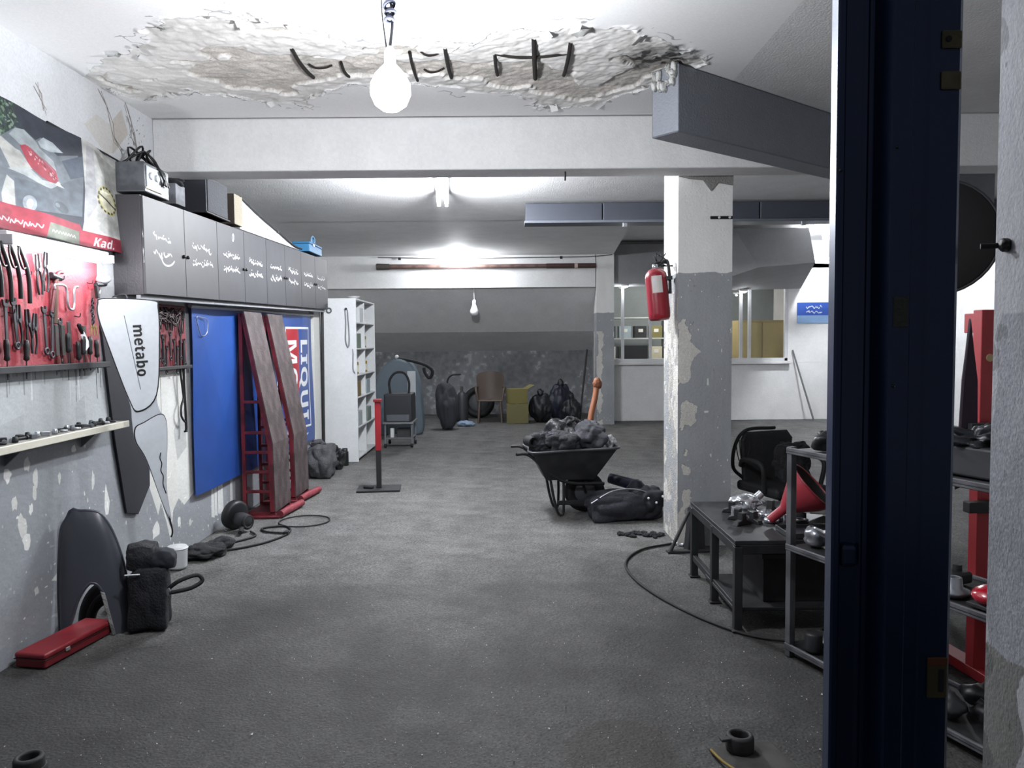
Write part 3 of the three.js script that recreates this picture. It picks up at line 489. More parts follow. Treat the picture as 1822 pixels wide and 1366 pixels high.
// long dark tongs at the near end of the board
for (let i = 0; i < 5; i++) {
  const t = thing('strap_wrench', 'long dark curved strap wrench at the near end of the red board', 'wrench', [-2.45, 2.08, 3.72 + i * 0.075], Math.PI / 2, 'curved strap wrenches on the red board');
  obj('arm', T([[-0.03, 0.02, 0], [0.0, -0.06, 0.01], [0.03, -0.15, 0.008], [0.045, -0.27 + 0.02 * (i % 2), 0]], 0.011, 16, 8), blackTool, t); obj('strap', T([[-0.03, 0.02, 0], [-0.05, -0.04, 0.012], [-0.02, -0.1, 0.012], [0.01, -0.09, 0.01]], 0.006, 14, 6), blackTool, t);
}
{ // bent crank bar, pistol, chain, scraper
  const cr = one('bent_crank_bar', 'pale bent steel crank bar hooked on the red board', 'crank', [-2.455, 1.8, 4.3], Math.PI / 2, T([[0, 0.1, 0], [0.0, 0.12, 0], [0.03, 0.125, 0], [0.1, 0.12, 0], [0.115, 0.1, 0], [0.12, 0.03, 0], [0.135, 0.0, 0], [0.17, -0.005, 0], [0.185, 0.02, 0], [0.188, 0.1, 0], [0.2, 0.12, 0], [0.23, 0.125, 0]], 0.007, 60, 8), bright);
  const br = one('tyre_lever', 'dark red bent tyre lever leaning behind the crank bar', 'lever', [-2.46, 1.82, 4.32], Math.PI / 2, T([[-0.05, -0.05, 0], [-0.02, 0.05, 0], [0.01, 0.14, 0], [0.03, 0.17, 0], [0.07, 0.175, 0]], 0.01, 24, 8), M(0x5a1f26, 0.5));
  const sg = thing('spray_gun', 'silver spray gun hanging at the end of the red board', 'spray gun', [-2.44, 1.96, 4.76], Math.PI / 2);
  obj('cup', L([[0.001, 0.05], [0.035, 0.048], [0.045, 0.02], [0.02, 0], [0.001, 0]], 16, { p: [0.03, 0.0, 0] }), M(0xc9ccd0, 0.3, { metal: 0.4 }), sg); obj('barrel', C([-0.06, -0.01, 0], [0.05, 0.0, 0], 0.014), steel, sg); obj('grip', [B(0.024, 0.08, 0.02, -0.05, -0.05, 0, { r: [0, 0, 0.2] })], blackTool, sg); obj('trigger', T([[-0.02, -0.015, 0], [-0.012, -0.04, 0], [-0.02, -0.06, 0]], 0.004, 10, 6), bright, sg);
  const ch = thing('hanging_chain', 'short greasy chain with keys hanging below the spray gun', 'chain', [-2.455, 1.86, 4.68], Math.PI / 2);
  for (let i = 0; i < 11; i++) obj('link', xf(new THREE.TorusGeometry(0.009, 0.003, 6, 12), { p: [0.006 * Math.sin(i), -i * 0.014, 0], r: [0, i % 2 ? 1.4 : 0.2, 0], s: [1, 1.5, 1] }), steel, ch);
  for (let i = 0; i < 3; i++) obj('key', E([[0, 0], [0.012, -0.01], [0.006, -0.02], [0.006, -0.06], [-0.004, -0.06], [-0.004, -0.02], [-0.01, -0.01]], 0.003, { p: [0.012 * (i - 1), -0.15, 0.004 * i], r: [0, 0, 0.3 * (i - 1)] }), M(0x9c8f55, 0.35, { metal: 0.7 }), ch);
  const sc = thing('paint_scraper', 'white bladed scraper slanting across the red board', 'scraper', [-2.45, 1.66, 4.55], Math.PI / 2); sc.rotateZ(0.6);
  obj('blade', E([[-0.02, 0], [0.02, 0], [0.03, -0.1], [-0.03, -0.1]], 0.004), M(0xdedfe2, 0.35), sc); obj('handle', L([[0.001, 0.07], [0.012, 0.06], [0.012, 0.02], [0.008, 0]], 10), blackTool, sc);
  const s1 = spanner(0.2, steel); s1.userData.label = 'pale worn spanner hanging on the small dark red board'; s1.userData.group = 'spanners on the small board'; hang(s1, 5.62, 1.66, 0);
  for (let i = 0; i < 9; i++) hang(copyOf(s1, [0, 0, 0]), 5.5 + i * 0.06, 1.63 + 0.05 * ((i * 5) % 3 - 1), 0.08 * ((i % 3) - 1), -2.455);
  const p2 = pliers(grips[0], 0.16); p2.userData.label = 'black handled pliers on the small dark red board'; p2.userData.group = 'pliers on the small board'; hang(p2, 5.7, 1.86, 0);
  for (const [d, a] of [[5.56, 0.2], [5.8, -0.1], [5.9, 0.12], [6.0, -0.2]]) hang(copyOf(p2, [0, 0, 0]), d, 1.85 + 0.01 * Math.sin(d * 50), a);
  const bits = []; const r = rng(8);
  for (let i = 0; i < 60; i++) bits.push(T([0, 1, 2, 3].map(() => [0.03 + 0.03 * r(), 1.72 + 0.15 * r(), 0.1 + 0.6 * r()]).map((p, k, a) => [p[0], a[0][1] + (p[1] - a[0][1]) * 0.5, a[0][2] + (p[2] - a[0][2]) * 0.25]), 0.003 + 0.003 * r(), 10, 5));
  const tg = obj('wire_tangle', bits, M(0x4a3a3c, 0.5, { metal: 0.4, map: 'grime' }), boardB); tg.userData.kind = 'stuff'; tg.userData.label = 'tangle of greasy wire';
  one('cable_hook', 'black cable with a hooked end hanging below the small board', 'cable', [-2.46, 0, 5.92], Math.PI / 2, [T([[0, 1.62, 0], [-0.01, 1.4, 0], [0.02, 1.25, 0], [0.03, 1.18, 0], [-0.01, 1.13, 0], [-0.02, 1.06, 0], [0.03, 1.01, 0], [0.05, 1.0, 0]], 0.008, 40, 7), T([[0.06, 1.6, 0], [0.05, 1.3, 0], [0.065, 1.0, 0], [0.06, 0.92, 0], [0.04, 0.93, 0]], 0.01, 24, 7)], blackTool);
}
{ // shelf with small hardware
  const t = thing('wall_shelf', 'narrow cream edged shelf along the stained wall', 'shelf', [-2.5, 1.1, 4.88]);
  obj('board', [B(0.13, 0.022, 2.0, 0.065, 0.011, 1.0)], M(0x8b8a84, 0.8, { map: 'grime' }), t); obj('edge_strip', [B(0.014, 0.04, 2.0, 0.137, 0.004, 1.0, { b: 0.005 })], M(0xcfcbbd, 0.7), t);
  for (const z of [0.3, 1.0, 1.7]) obj('bracket', E([[0, 0], [0.11, 0], [0, -0.1]], 0.012, { p: [0.005, -0.002, z] }), M(0x777a7e, 0.6), t);
  const r = rng(44), kinds = [() => L([[0.001, 0], [0.013, 0], [0.015, 0.01], [0.011, 0.028], [0.006, 0.03], [0.001, 0.02]], 12), () => xf(new THREE.TorusGeometry(0.014, 0.006, 8, 14), { r: [1.57, 0, 0], p: [0, 0.007, 0] }), () => join([C([0, 0.01, -0.03], [0, 0.01, 0.03], 0.007, 0.007, 8), C([0, 0.011, 0.03], [0, 0.011, 0.04], 0.012, 0.012, 6)]), () => B(0.03, 0.024, 0.04, 0, 0.012, 0)];
  const mats = [steel, bright, blackTool, M(0x6a6d72, 0.5, { metal: 0.5 })], names = [['pipe_fitting', 'small pipe fitting on the wall shelf', 'fitting'], ['steel_ring', 'small steel ring on the wall shelf', 'ring'], ['bolt', 'short loose bolt on the wall shelf', 'bolt'], ['metal_block', 'small metal block on the wall shelf', 'block']];
  for (const [sx, sd] of scatter(48, 0.065, 1.5, 0.042, r)) { const k = Math.floor(r() * 4), d = 3.3 + sd; one(names[k][0], names[k][1], names[k][2], [-2.47 + sx, 1.1225, d], r() * 3, kinds[k](), mats[Math.floor(r() * 4)], names[k][2] + 's on the wall shelf'); }
}
{ // white tapering sign hung clear of the wall
  const px = (x, y) => [(x - 170) * 0.00325, 1.87 - (y - 530) * 0.00343];
  const t = thing('hanging_sign', 'white tapering plastic sign with black outlines and lettering hanging below the cupboards', 'sign', [-2.4, 0, 4.64]);
  t.rotation.y = Math.atan2(0.22, 0.26);
  const sil = [[168, 539], [179, 531], [263, 532], [273, 546], [273.5, 605], [265, 702], [272, 735], [281, 749], [281, 790], [279, 816], [277, 872], [284, 945], [268, 897], [242, 816], [224, 781], [220, 745], [215.5, 707], [182, 609], [168, 563]].map(([x, y]) => px(x, y));
  obj('sheet', E(smooth(sil, 5), 0.006), M(0xc3c8cf, 0.4, { side: 1 }), t);
  const up = [[168, 539], [179, 531], [263, 532], [273, 546], [273.5, 605], [265, 702], [232, 730], [215.5, 707], [182, 609], [168, 563]], lo = [[224, 757], [240, 748], [270, 735], [280.5, 749], [281, 790], [279, 816], [277, 872], [283, 930], [268, 897], [242, 816], [224, 781]];
  for (const o of [up, lo]) {
    const c = o.reduce((a, p) => [a[0] + p[0] / o.length, a[1] + p[1] / o.length], [0, 0]), sh = (k) => o.map(([x, y]) => px(c[0] + (x - c[0]) * k, c[1] + (y - c[1]) * (k + 1) / 2));
    const bd = obj('black_border', E(smooth(sh(1.0), 5), 0.004, { p: [0, 0, 0.005] }), M(0x101114, 0.4), t); obj('face', E(smooth(sh(0.955), 5), 0.004, { p: [0, 0, 0.008] }), M(0xd3d8de, 0.32, { clear: 0.3 }), bd);
  }
  const tg = new TextGeometry('metabo', { font, size: 0.062, depth: 0.003, curveSegments: 5 }); obj('lettering', xf(tg, { r: [0, 0, -Math.PI / 2 + 0.06], p: [px(226, 575)[0], px(226, 575)[1], 0.0101] }), M(0x0b0c0e, 0.5), t);
  const sc = [[268, 805], [266, 815], [269, 825], [267, 838], [271, 848], [270, 862], [275, 880]].map(([x, y]) => { const q = px(x, y); return [q[0], q[1], 0.0115]; }); obj('black_scrawl', T(sc, 0.003, 30, 5), M(0x0b0c0e, 0.5), t);
  obj('fold_line', T([[...px(212, 560), 0.011], [...px(236, 690), 0.011]], 0.0015, 8, 5), M(0x55595f, 0.5), t);
  obj('cord', T([[...px(272, 890), 0], [...px(280, 925), 0.006], [...px(285, 955), 0.004], [...px(282, 962), 0.002]], 0.005, 16, 6), M(0x101114, 0.6), t);
  obj('hook', T([[...px(220, 534), -0.002], [...px(222, 524), -0.05], [...px(222, 522), -0.4]], 0.004, 12, 6), steel, t);
}
one('shade_board', 'added dark navy sheet standing in for the shade on the wall behind the white hanging sign', 'board', [-2.488, 0, 0], Math.PI / 2, E([[4.82, 1.74], [5.3, 1.86], [5.42, 1.3], [5.4, 0.62], [5.22, 0.46], [5.06, 0.5], [4.94, 1.0]], 0.014, { b: 0.003 }), M(0x1d2029, 0.7));  // dark sheet added in place of the shade behind the hanging sign
{ // blue vinyl banner
  const W = 1500, H = 620, tex = painted(W, H, (g) => {
    g.fillStyle = '#1a4794'; g.fillRect(0, 0, W, H); g.fillStyle = '#2756a6'; g.globalAlpha = 0.4; g.beginPath(); g.moveTo(0, 0); g.lineTo(500, 0); g.lineTo(260, 400); g.lineTo(120, 120); g.fill(); g.globalAlpha = 1;
    // the lettering reads downwards, tops to the right
    g.save(); g.translate(1440, 60); g.rotate(Math.PI / 2);
    g.fillStyle = '#b3202e'; g.fillRect(0, 200, 480, 190); g.strokeStyle = '#f2f2f2'; g.lineWidth = 10; g.strokeRect(0, 6, 480, 384);
    const put = (s, x, y, w, size) => { g.save(); g.font = 'bold ' + size + 'px sans-serif'; const k = w / g.measureText(s).width; g.translate(x, y); g.scale(k, 1); g.fillText(s, 0, 0); g.restore(); };
    g.fillStyle = '#f2f4f6'; put('LIQUI', 44, 168, 410, 186); put('MOLY', 44, 366, 410, 186);
    g.fillStyle = '#eef0f4'; put('more than oil', 10, 520, 500, 92);
    g.restore(); g.strokeStyle = '#dfe6f2'; g.lineWidth = 7; g.beginPath(); g.moveTo(1330, 590); g.lineTo(1390, 575); g.stroke();
  }, { post: (D, w, h) => { for (let j = 0; j < h; j++) for (let i = 0; i < w; i++) { const k = (j * w + i) * 4, q = 0.86 + 0.1 * fbm(i / 50, j / 50, 4, 611); for (let t = 0; t < 3; t++) D[k + t] = clamp(D[k + t] * q, 0, 255); } } });
  const t = thing('vinyl_banner', 'large blue oil company banner with white and red lettering behind the ramps', 'banner');
  obj('sheet', wallSheet([6.13, 1.87, 0.4], [9.88, 1.92, 0.38], -2.475, (u, v) => 0.014 * Math.sin(u * 7 + v * 2.2) * (0.35 + 0.65 * (1 - v)) + 0.008 * Math.sin(u * 21 - v * 5) + 0.012, 90, 30), new THREE.MeshPhysicalMaterial({ map: tex, roughness: 0.45, clearcoat: 0.15, side: THREE.DoubleSide }), t, { keepUV: true });
  obj('top_rail', C([-2.45, 1.885, -6.1], [-2.45, 1.935, -9.95], 0.016, 0.016, 12), M(0xb5b8bd, 0.5, { metal: 0.4 }), t);
  obj('wire_clip', T([[-2.44, 1.8, -6.2], [-2.44, 1.74, -6.22], [-2.44, 1.66, -6.28], [-2.44, 1.68, -6.4], [-2.44, 1.78, -6.42], [-2.44, 1.8, -6.3]], 0.004, 30, 5, true), bright, t);
  const tr = struct(obj('trim_1', [B(0.06, 2.0, 0.3, -2.47, 1.0, -10.08)], M(0xd2d2ce, 0.75, { bump: 0.003 })), 'whitewashed wall strip beside the blue banner');
  one('drain_pipe', 'thin black pipe running down beside the white shelving cabinet', 'pipe', [-2.42, 0, 10.22], 0, C([0, 0, 0], [0.02, 2.02, 0], 0.02, 0.02, 12), M(0x1d1e20, 0.5));
}
// ---- wall cupboards with chalked doors
{
  const scrawl = (seed) => painted(256, 288, (g, w, h) => {
    g.fillStyle = '#313136'; g.fillRect(0, 0, w, h); const r = rng(seed); g.strokeStyle = '#d4d4d2'; g.lineCap = 'round';
    const big = seed % 8 === 1, y0 = 118;
    for (let row = 0; row < 2; row++) for (let i = 0; i < (big ? 4 : 7); i++) { const x = 50 + i * (big ? 30 : 22) + 6 * r(), y = y0 + row * (big ? 46 : 52) + 12 * (r() - 0.5); g.lineWidth = 3.5 + 3 * r(); g.beginPath(); g.moveTo(x, y - 10 * r()); g.bezierCurveTo(x + 20 * r(), y + 22 * r(), x + 26 * r(), y - 24 * r(), x + 14 + 12 * r(), y + 10 * (r() - 0.3)); g.stroke(); if (r() > 0.45) { g.fillStyle = '#d8d8d6'; g.fillRect(x + 4, y - 16, 5, 5); } }
    if (big) { g.lineWidth = 6; g.beginPath(); g.moveTo(100, 160); g.bezierCurveTo(90, 200, 150, 205, 180, 178); g.stroke(); } if (seed % 8 === 3) { g.lineWidth = 5; g.beginPath(); g.ellipse(150, 40, 7, 14, 0.2, 0, 7); g.stroke(); }
  }, { post: (D, w, h) => { for (let j = 0; j < h; j++) for (let i = 0; i < w; i++) { const k = (j * w + i) * 4, q = 0.9 + 0.2 * fbm(i / 40, j / 60, 4, seed) + 0.12 * (vn(i * 0.8, j * 0.8, 0, seed) - 0.5) * step(0.45, 0.6, fbm(i / 60, j / 60, 3, seed + 2)); for (let t = 0; t < 3; t++) D[k + t] = clamp(D[k + t] * q, 0, 255); } } });
  const body = M(0x38363a, 0.5, { bump: 0.001 }), z0 = 5.03, dw = 0.632, tilt = 0.0195;
  const lab = ['grey wall cupboard nearest the printed banner, chalk scrawl on its doors', 'grey chalk-marked wall cupboard under the dark speaker box', 'grey chalk-marked wall cupboard under the white foam board', 'grey chalk-marked wall cupboard under the blue toolbox'];
  for (let u = 0; u < 4; u++) {
    const y0 = 1.92 + tilt * u * 2 * dw, t = thing('wall_cupboard', lab[u], 'cupboard', [-2.495, y0, z0 + u * 2 * dw + dw], 0, 'row of grey wall cupboards'); t.rotation.x = tilt;
    obj('carcass', [B(0.185, 0.63, 2 * dw - 0.004, 0.0925, 0.315, 0)], body, t);
    for (let k = 0; k < 2; k++) {
      const door = obj('door', xf(new THREE.BoxGeometry(dw - 0.008, 0.615, 0.016), { r: [0, Math.PI / 2, 0], p: [0.194, 0.315, (k ? -1 : 1) * dw / 2] }), new THREE.MeshStandardMaterial({ map: scrawl(u * 2 + k + 1), roughness: 0.55 }), t, { keepUV: true });
      obj('knob', xf(new THREE.SphereGeometry(0.013, 12, 8), { p: [0.208, 0.29, (k ? -1 : 1) * 0.035] }), M(0x17171a, 0.4), door);
    }
    obj('light_pelmet', [B(0.03, 0.03, 2 * dw, 0.15, -0.015, 0)], M(0x8d8f93, 0.5), t);
  }
  const top = (d) => 2.55 + tilt * (d - 5.03) + 0.004;
  { const t = thing('battery_charger', 'old grey charger box with a pale panel and black leads on the cupboards', 'charger', [-2.385, top(5.25), 5.22]);
    obj('case', [B(0.2, 0.19, 0.36, 0, 0.095, 0, { b: 0.008 })], M(0x55575c, 0.5, { map: 'grime' }), t); obj('front_panel', [B(0.008, 0.14, 0.2, 0.103, 0.1, 0.06)], M(0x93a0a8, 0.35), t); obj('panel_edge', [B(0.012, 0.012, 0.22, 0.104, 0.028, 0.06)], M(0xd9d6c4, 0.6), t);
    for (const z of [0.02, 0.1]) obj('dial', C([0.105, 0.11, z], [0.118, 0.11, z], 0.025, 0.022, 16), M(0xd5d8dc, 0.4), t);
    const r = rng(12); for (let i = 0; i < 7; i++) obj('lead', T([[-0.08 + 0.15 * r(), 0.195, 0.16 - 0.3 * r()], [-0.04 + 0.14 * r(), 0.25 + 0.06 * r(), 0.1 - 0.2 * r()], [0.02 + 0.1 * r(), 0.22 + 0.04 * r(), -0.06 + 0.1 * r()], [0.115, 0.16, -0.02 - 0.1 * r()], [0.118 + 0.01 * r(), 0.08, -0.04 - 0.1 * r()]], 0.007, 28, 6), M(0x141416, 0.5), t); }
  { const t = thing('grey_carton', 'small pale grey carton between the charger and the speaker box', 'box', [-2.36, top(5.6), 5.6]); obj('carton_body', [B(0.14, 0.14, 0.16, 0, 0.07, 0)], M(0x8c8f96, 0.8, { map: 'grime' }), t); obj('rag', blob(0.08, 0.03, 0.07, 4, 0.3, 2, { p: [0.01, 0.155, 0] }), M(0x2a2a2e, 0.9), t); }
  { const t = thing('speaker_box', 'dark navy speaker box standing on the grey cupboards', 'speaker', [-2.37, top(6.2), 6.22]);
    obj('cabinet', [B(0.22, 0.28, 0.46, 0, 0.14, 0, { b: 0.006 })], M(0x23262f, 0.7), t); obj('grille', [B(0.008, 0.25, 0.42, 0.113, 0.14, 0)], M(0x3a3c42, 0.85, { bump: 0.004 }), t); obj('base_strip', [B(0.24, 0.012, 0.5, 0.002, 0.006, 0)], M(0x2d2d30, 0.7), t); }
  { const t = thing('cardboard_carton', 'narrow brown and tan carton beside the speaker box', 'box', [-2.37, top(6.7), 6.72]); obj('carton_body', [B(0.2, 0.25, 0.2, 0, 0.125, 0)], M(0x4a413b, 0.8), t); obj('tan_side', [B(0.006, 0.25, 0.2, 0.103, 0.125, 0)], M(0x8a8374, 0.85, { bump: 0.003 }), t); }
  { const y = top(7.0); one('foam_board', 'white triangular foam board leaning on top of the cupboards', 'board', [-2.36, 0, 0], Math.PI / 2, E([[7.0, y + 0.005], [8.95, top(8.95) + 0.005], [8.95, top(8.95) + 0.02], [7.0, y + 0.27]], 0.03, { b: 0.004 }), M(0xdcdde0, 0.7));
    const w = thing('black_cable', 'black cable lying along the sloping edge of the foam board', 'cable'); obj('cable', T([[-2.335, y + 0.28, -6.98], [-2.332, y + 0.2, -7.5], [-2.334, y + 0.13, -8.1], [-2.332, y + 0.06, -8.7], [-2.33, top(9) + 0.02, -9.0]], 0.01, 40, 6), M(0x18181b, 0.6), w); obj('cable_clip', [B(0.02, 0.03, 0.03, -2.336, y + 0.13, -8.1)], M(0x3a3a3a, 0.6), w); }
  { const t = thing('toolbox', 'small blue toolbox at the far end of the cupboards', 'toolbox', [-2.37, top(9.45), 9.42]); obj('box_body', [B(0.2, 0.09, 0.6, 0, 0.045, 0, { b: 0.008 })], M(0x2d6a93, 0.5), t); obj('lid', [B(0.206, 0.025, 0.61, 0, 0.103, 0, { b: 0.008 })], M(0x2a6189, 0.5), t); obj('latch', [B(0.01, 0.03, 0.04, 0.106, 0.085, 0.12)], bright, t);
    const r = rng(3), k = []; for (let i = 0; i < 6; i++) k.push(xf(new THREE.TorusGeometry(0.05 + 0.015 * r(), 0.006, 6, 20), { r: [r(), 1.2 + 0.6 * r(), r()], p: [0.02, 0.17, 0] })); const c = thing('wire_coil', 'coil of pale blue wire on the blue toolbox', 'coil', [-2.37, top(9.45) - 0.0, 9.6]); obj('coil_loops', k, M(0x6f9cc0, 0.5), c); }
}
// ---- leaning ramps
{
  const build = (d, label) => {
    const t = thing('car_ramp', label, 'ramp', [-2.43, 0, d], 0, 'pair of car ramps'), red = M(0x7b2430, 0.55, { map: 'grime' }), tread = M(0x54494a, 0.6, { map: 'grime', bump: 0.003 });
    const prof = [[0.03, 1.86], [0.26, 0.68], [0.27, 0.05]], w = 0.5;
    for (const z of [-0.012, -w + 0.012]) {
      const f = obj('side_frame', [E([[0, 0.04], [0.03, 0.04], [0.03, 1.86], [0, 1.86]], 0.03, { p: [0, 0, z] }), E([[0.02, 1.86], [0.05, 1.86], [0.275, 0.68], [0.285, 0.04], [0.245, 0.04], [0.235, 0.67]], 0.03, { p: [0, 0, z] }), E([[0, 0.0], [0.29, 0.0], [0.29, 0.05], [0, 0.05]], 0.03, { p: [0, 0, z] })], red, t);
      for (const [y, x1] of [[1.06, 0.18], [0.78, 0.22], [0.6, 0.25], [0.42, 0.255], [0.24, 0.26]]) obj('rung', [B(x1, 0.028, 0.024, x1 / 2, y, z)], red, f);
    }
    obj('tread_plate', E([[0.03, 1.88], [0.055, 1.88], [0.285, 0.68], [0.295, 0.05], [0.275, 0.05], [0.262, 0.68]], w, { b: 0.003, p: [0, 0, -w / 2] }), tread, t);
    obj('foot_plate', [B(0.34, 0.02, w + 0.1, 0.17, 0.012, -w / 2)], red, t);
    obj('roller', [C([0.34, 0.035, 0.02], [0.4, 0.035, -w], 0.033, 0.033, 14)], M(0x9a3d48, 0.6, { map: 'grime' }), t); return t;
  };
  build(7.12, 'rusty red car ramp leaning on the blue banner beside the angle grinder'); build(7.82, 'rusty red car ramp standing behind its twin by the grey sack');
}

// ================================================================ ON THE FLOOR ALONG THE LEFT WALL
const navy = M(0x14151c, 0.8, { bump: 0.004 }), rubber = M(0x17181a, 0.75), blackCloth = M(0x1b1c20, 0.92, { bump: 0.004 });
{ // red flat case
  const t = thing('tool_case', 'flat dark red case lying on the floor against the chipped wall', 'case', [-2.33, 0, 4.06], -0.18);
  obj('case_body', [B(0.17, 0.045, 0.5, 0, 0.026, 0, { b: 0.01, seg: 2 })], M(0x6f1820, 0.5), t); obj('lid', [B(0.176, 0.03, 0.505, 0, 0.063, 0, { b: 0.012, seg: 2 })], M(0x7d1d26, 0.45), t);
  obj('lid_seam', [B(0.178, 0.004, 0.507, 0, 0.047, 0, { b: 0.001 })], M(0x3a0d12, 0.6), t); obj('catch', [B(0.008, 0.02, 0.03, 0.089, 0.048, 0.1)], M(0x8a8a8a, 0.4), t);
}
{ // leaning curved panel
  const t = thing('car_fender', 'dark grey curved car panel leaning against the chipped wall', 'car panel', [-2.24, 0, 4.24]); t.rotation.set(0, 0.5, 0);
  const curve = (pts) => new THREE.CatmullRomCurve3(pts.map(([x, y]) => V3(x, y, 0)), false, 'centripetal'), oc = curve([[0.15, 0.0], [0.15, 0.1], [0.135, 0.28], [0.1, 0.46], [0.05, 0.6], [0.0, 0.665], [-0.06, 0.675], [-0.1, 0.68], [-0.115, 0.7], [-0.13, 0.665], [-0.17, 0.6], [-0.19, 0.45], [-0.2, 0.25], [-0.2, 0.02]]), ic = curve([[0.06, 0.0], [0.03, 0.16], [0.0, 0.26], [-0.04, 0.29], [-0.1, 0.22], [-0.14, 0.1], [-0.17, 0.02]]);
  const nu = 60, nv = 14, loop = (off) => { const g = new THREE.PlaneGeometry(1, 1, nu, nv), p = g.attributes.position; for (let j = 0; j <= nv; j++) for (let i = 0; i <= nu; i++) { const a = oc.getPointAt(i / nu), b = ic.getPointAt(i / nu), q = a.lerp(b, j / nv); p.setXYZ(j * (nu + 1) + i, q.x, q.y, off - 0.1 * (q.y / 0.7) - 1.2 * (q.x - 0.03) * (q.x - 0.03) - 0.03 * Math.pow(1 - j / nv, 6)); } if (off < 0) g.index.array.reverse(); g.computeVertexNormals(); return g; };
  const g = [loop(0), loop(-0.012), T([...Array(24).keys()].map((i) => { const q = ic.getPointAt(i / 23); return [q.x, q.y, -0.006 - 0.1 * (q.y / 0.7) - 1.2 * (q.x - 0.03) ** 2]; }), 0.009, 60, 7), T([...Array(30).keys()].map((i) => { const q = oc.getPointAt(i / 29); return [q.x, q.y, -0.036 - 0.1 * (q.y / 0.7) - 1.2 * (q.x - 0.03) ** 2]; }), 0.009, 70, 7)];
  obj('panel', g, M(0x3d3f48, 0.4, { clear: 0.2, side: 1 }), t);
  obj('torn_edge', E([[0.0, 0.25], [0.022, 0.24], [0.068, 0.0], [0.05, 0.0]], 0.012, { p: [0, 0, 0.006], b: 0.002 }), M(0x8b8b88, 0.8, { map: 'grime', bump: 0.005 }), t);
  const gl = thing('plastic_wheel_arch', 'black plastic arch lining under the grey car panel', 'car part', [-2.33, 0, 4.47], 0.5); obj('lining', xf(new THREE.TorusGeometry(0.1, 0.045, 8, 24, Math.PI), { p: [0, 0.01, 0], s: [1, 1.6, 1] }), rubber, gl); obj('rib', xf(new THREE.TorusGeometry(0.1, 0.01, 6, 24, Math.PI), { p: [0, 0.01, 0.045], s: [1, 1.6, 1] }), M(0x26272b, 0.6), gl);
}
{ // black bag with strap
  const t = thing('tool_bag', 'tall black tool bag with a looped strap slumped by the wall', 'bag', [-2.03, 0, 4.36], 0.2);
  obj('bag_body', blob(0.115, 0.19, 0.1, 3, 0.12, 1.6, { flat: -0.95, p: [0, 0.18, 0], crease: 0.22, box: 0.5 }), navy, t); obj('flap', blob(0.09, 0.08, 0.085, 9, 0.12, 1.6, { p: [-0.03, 0.41, -0.02], crease: 0.16, box: 0.3 }), navy, t); obj('side_pocket', blob(0.075, 0.06, 0.06, 5, 0.12, 1.6, { p: [0.08, 0.395, 0.0], box: 0.3 }), M(0x24262e, 0.85), t);
  obj('strap', T([[0.1, 0.22, 0.04], [0.17, 0.27, 0.05], [0.27, 0.29, 0.03], [0.29, 0.26, 0.03], [0.24, 0.23, 0.05], [0.12, 0.21, 0.06]], 0.012, 40, 7), rubber, t); obj('strap_buckle', [B(0.03, 0.04, 0.014, 0.115, 0.215, 0.06, { r: [0, 0, 0.4] })], bright, t); obj('reflective_band', [B(0.08, 0.008, 0.01, -0.06, 0.335, 0.098)], M(0xcfd2d6, 0.4), t);
  one('spark_plug_rag', 'crumpled grey rag on the floor behind the black tool bag', 'rag', [-2.3, 0, 4.7], 0, blob(0.1, 0.05, 0.08, 6, 0.3, 2, { flat: -0.6, p: [0, 0.035, 0] }), M(0x8e9095, 0.9));
}
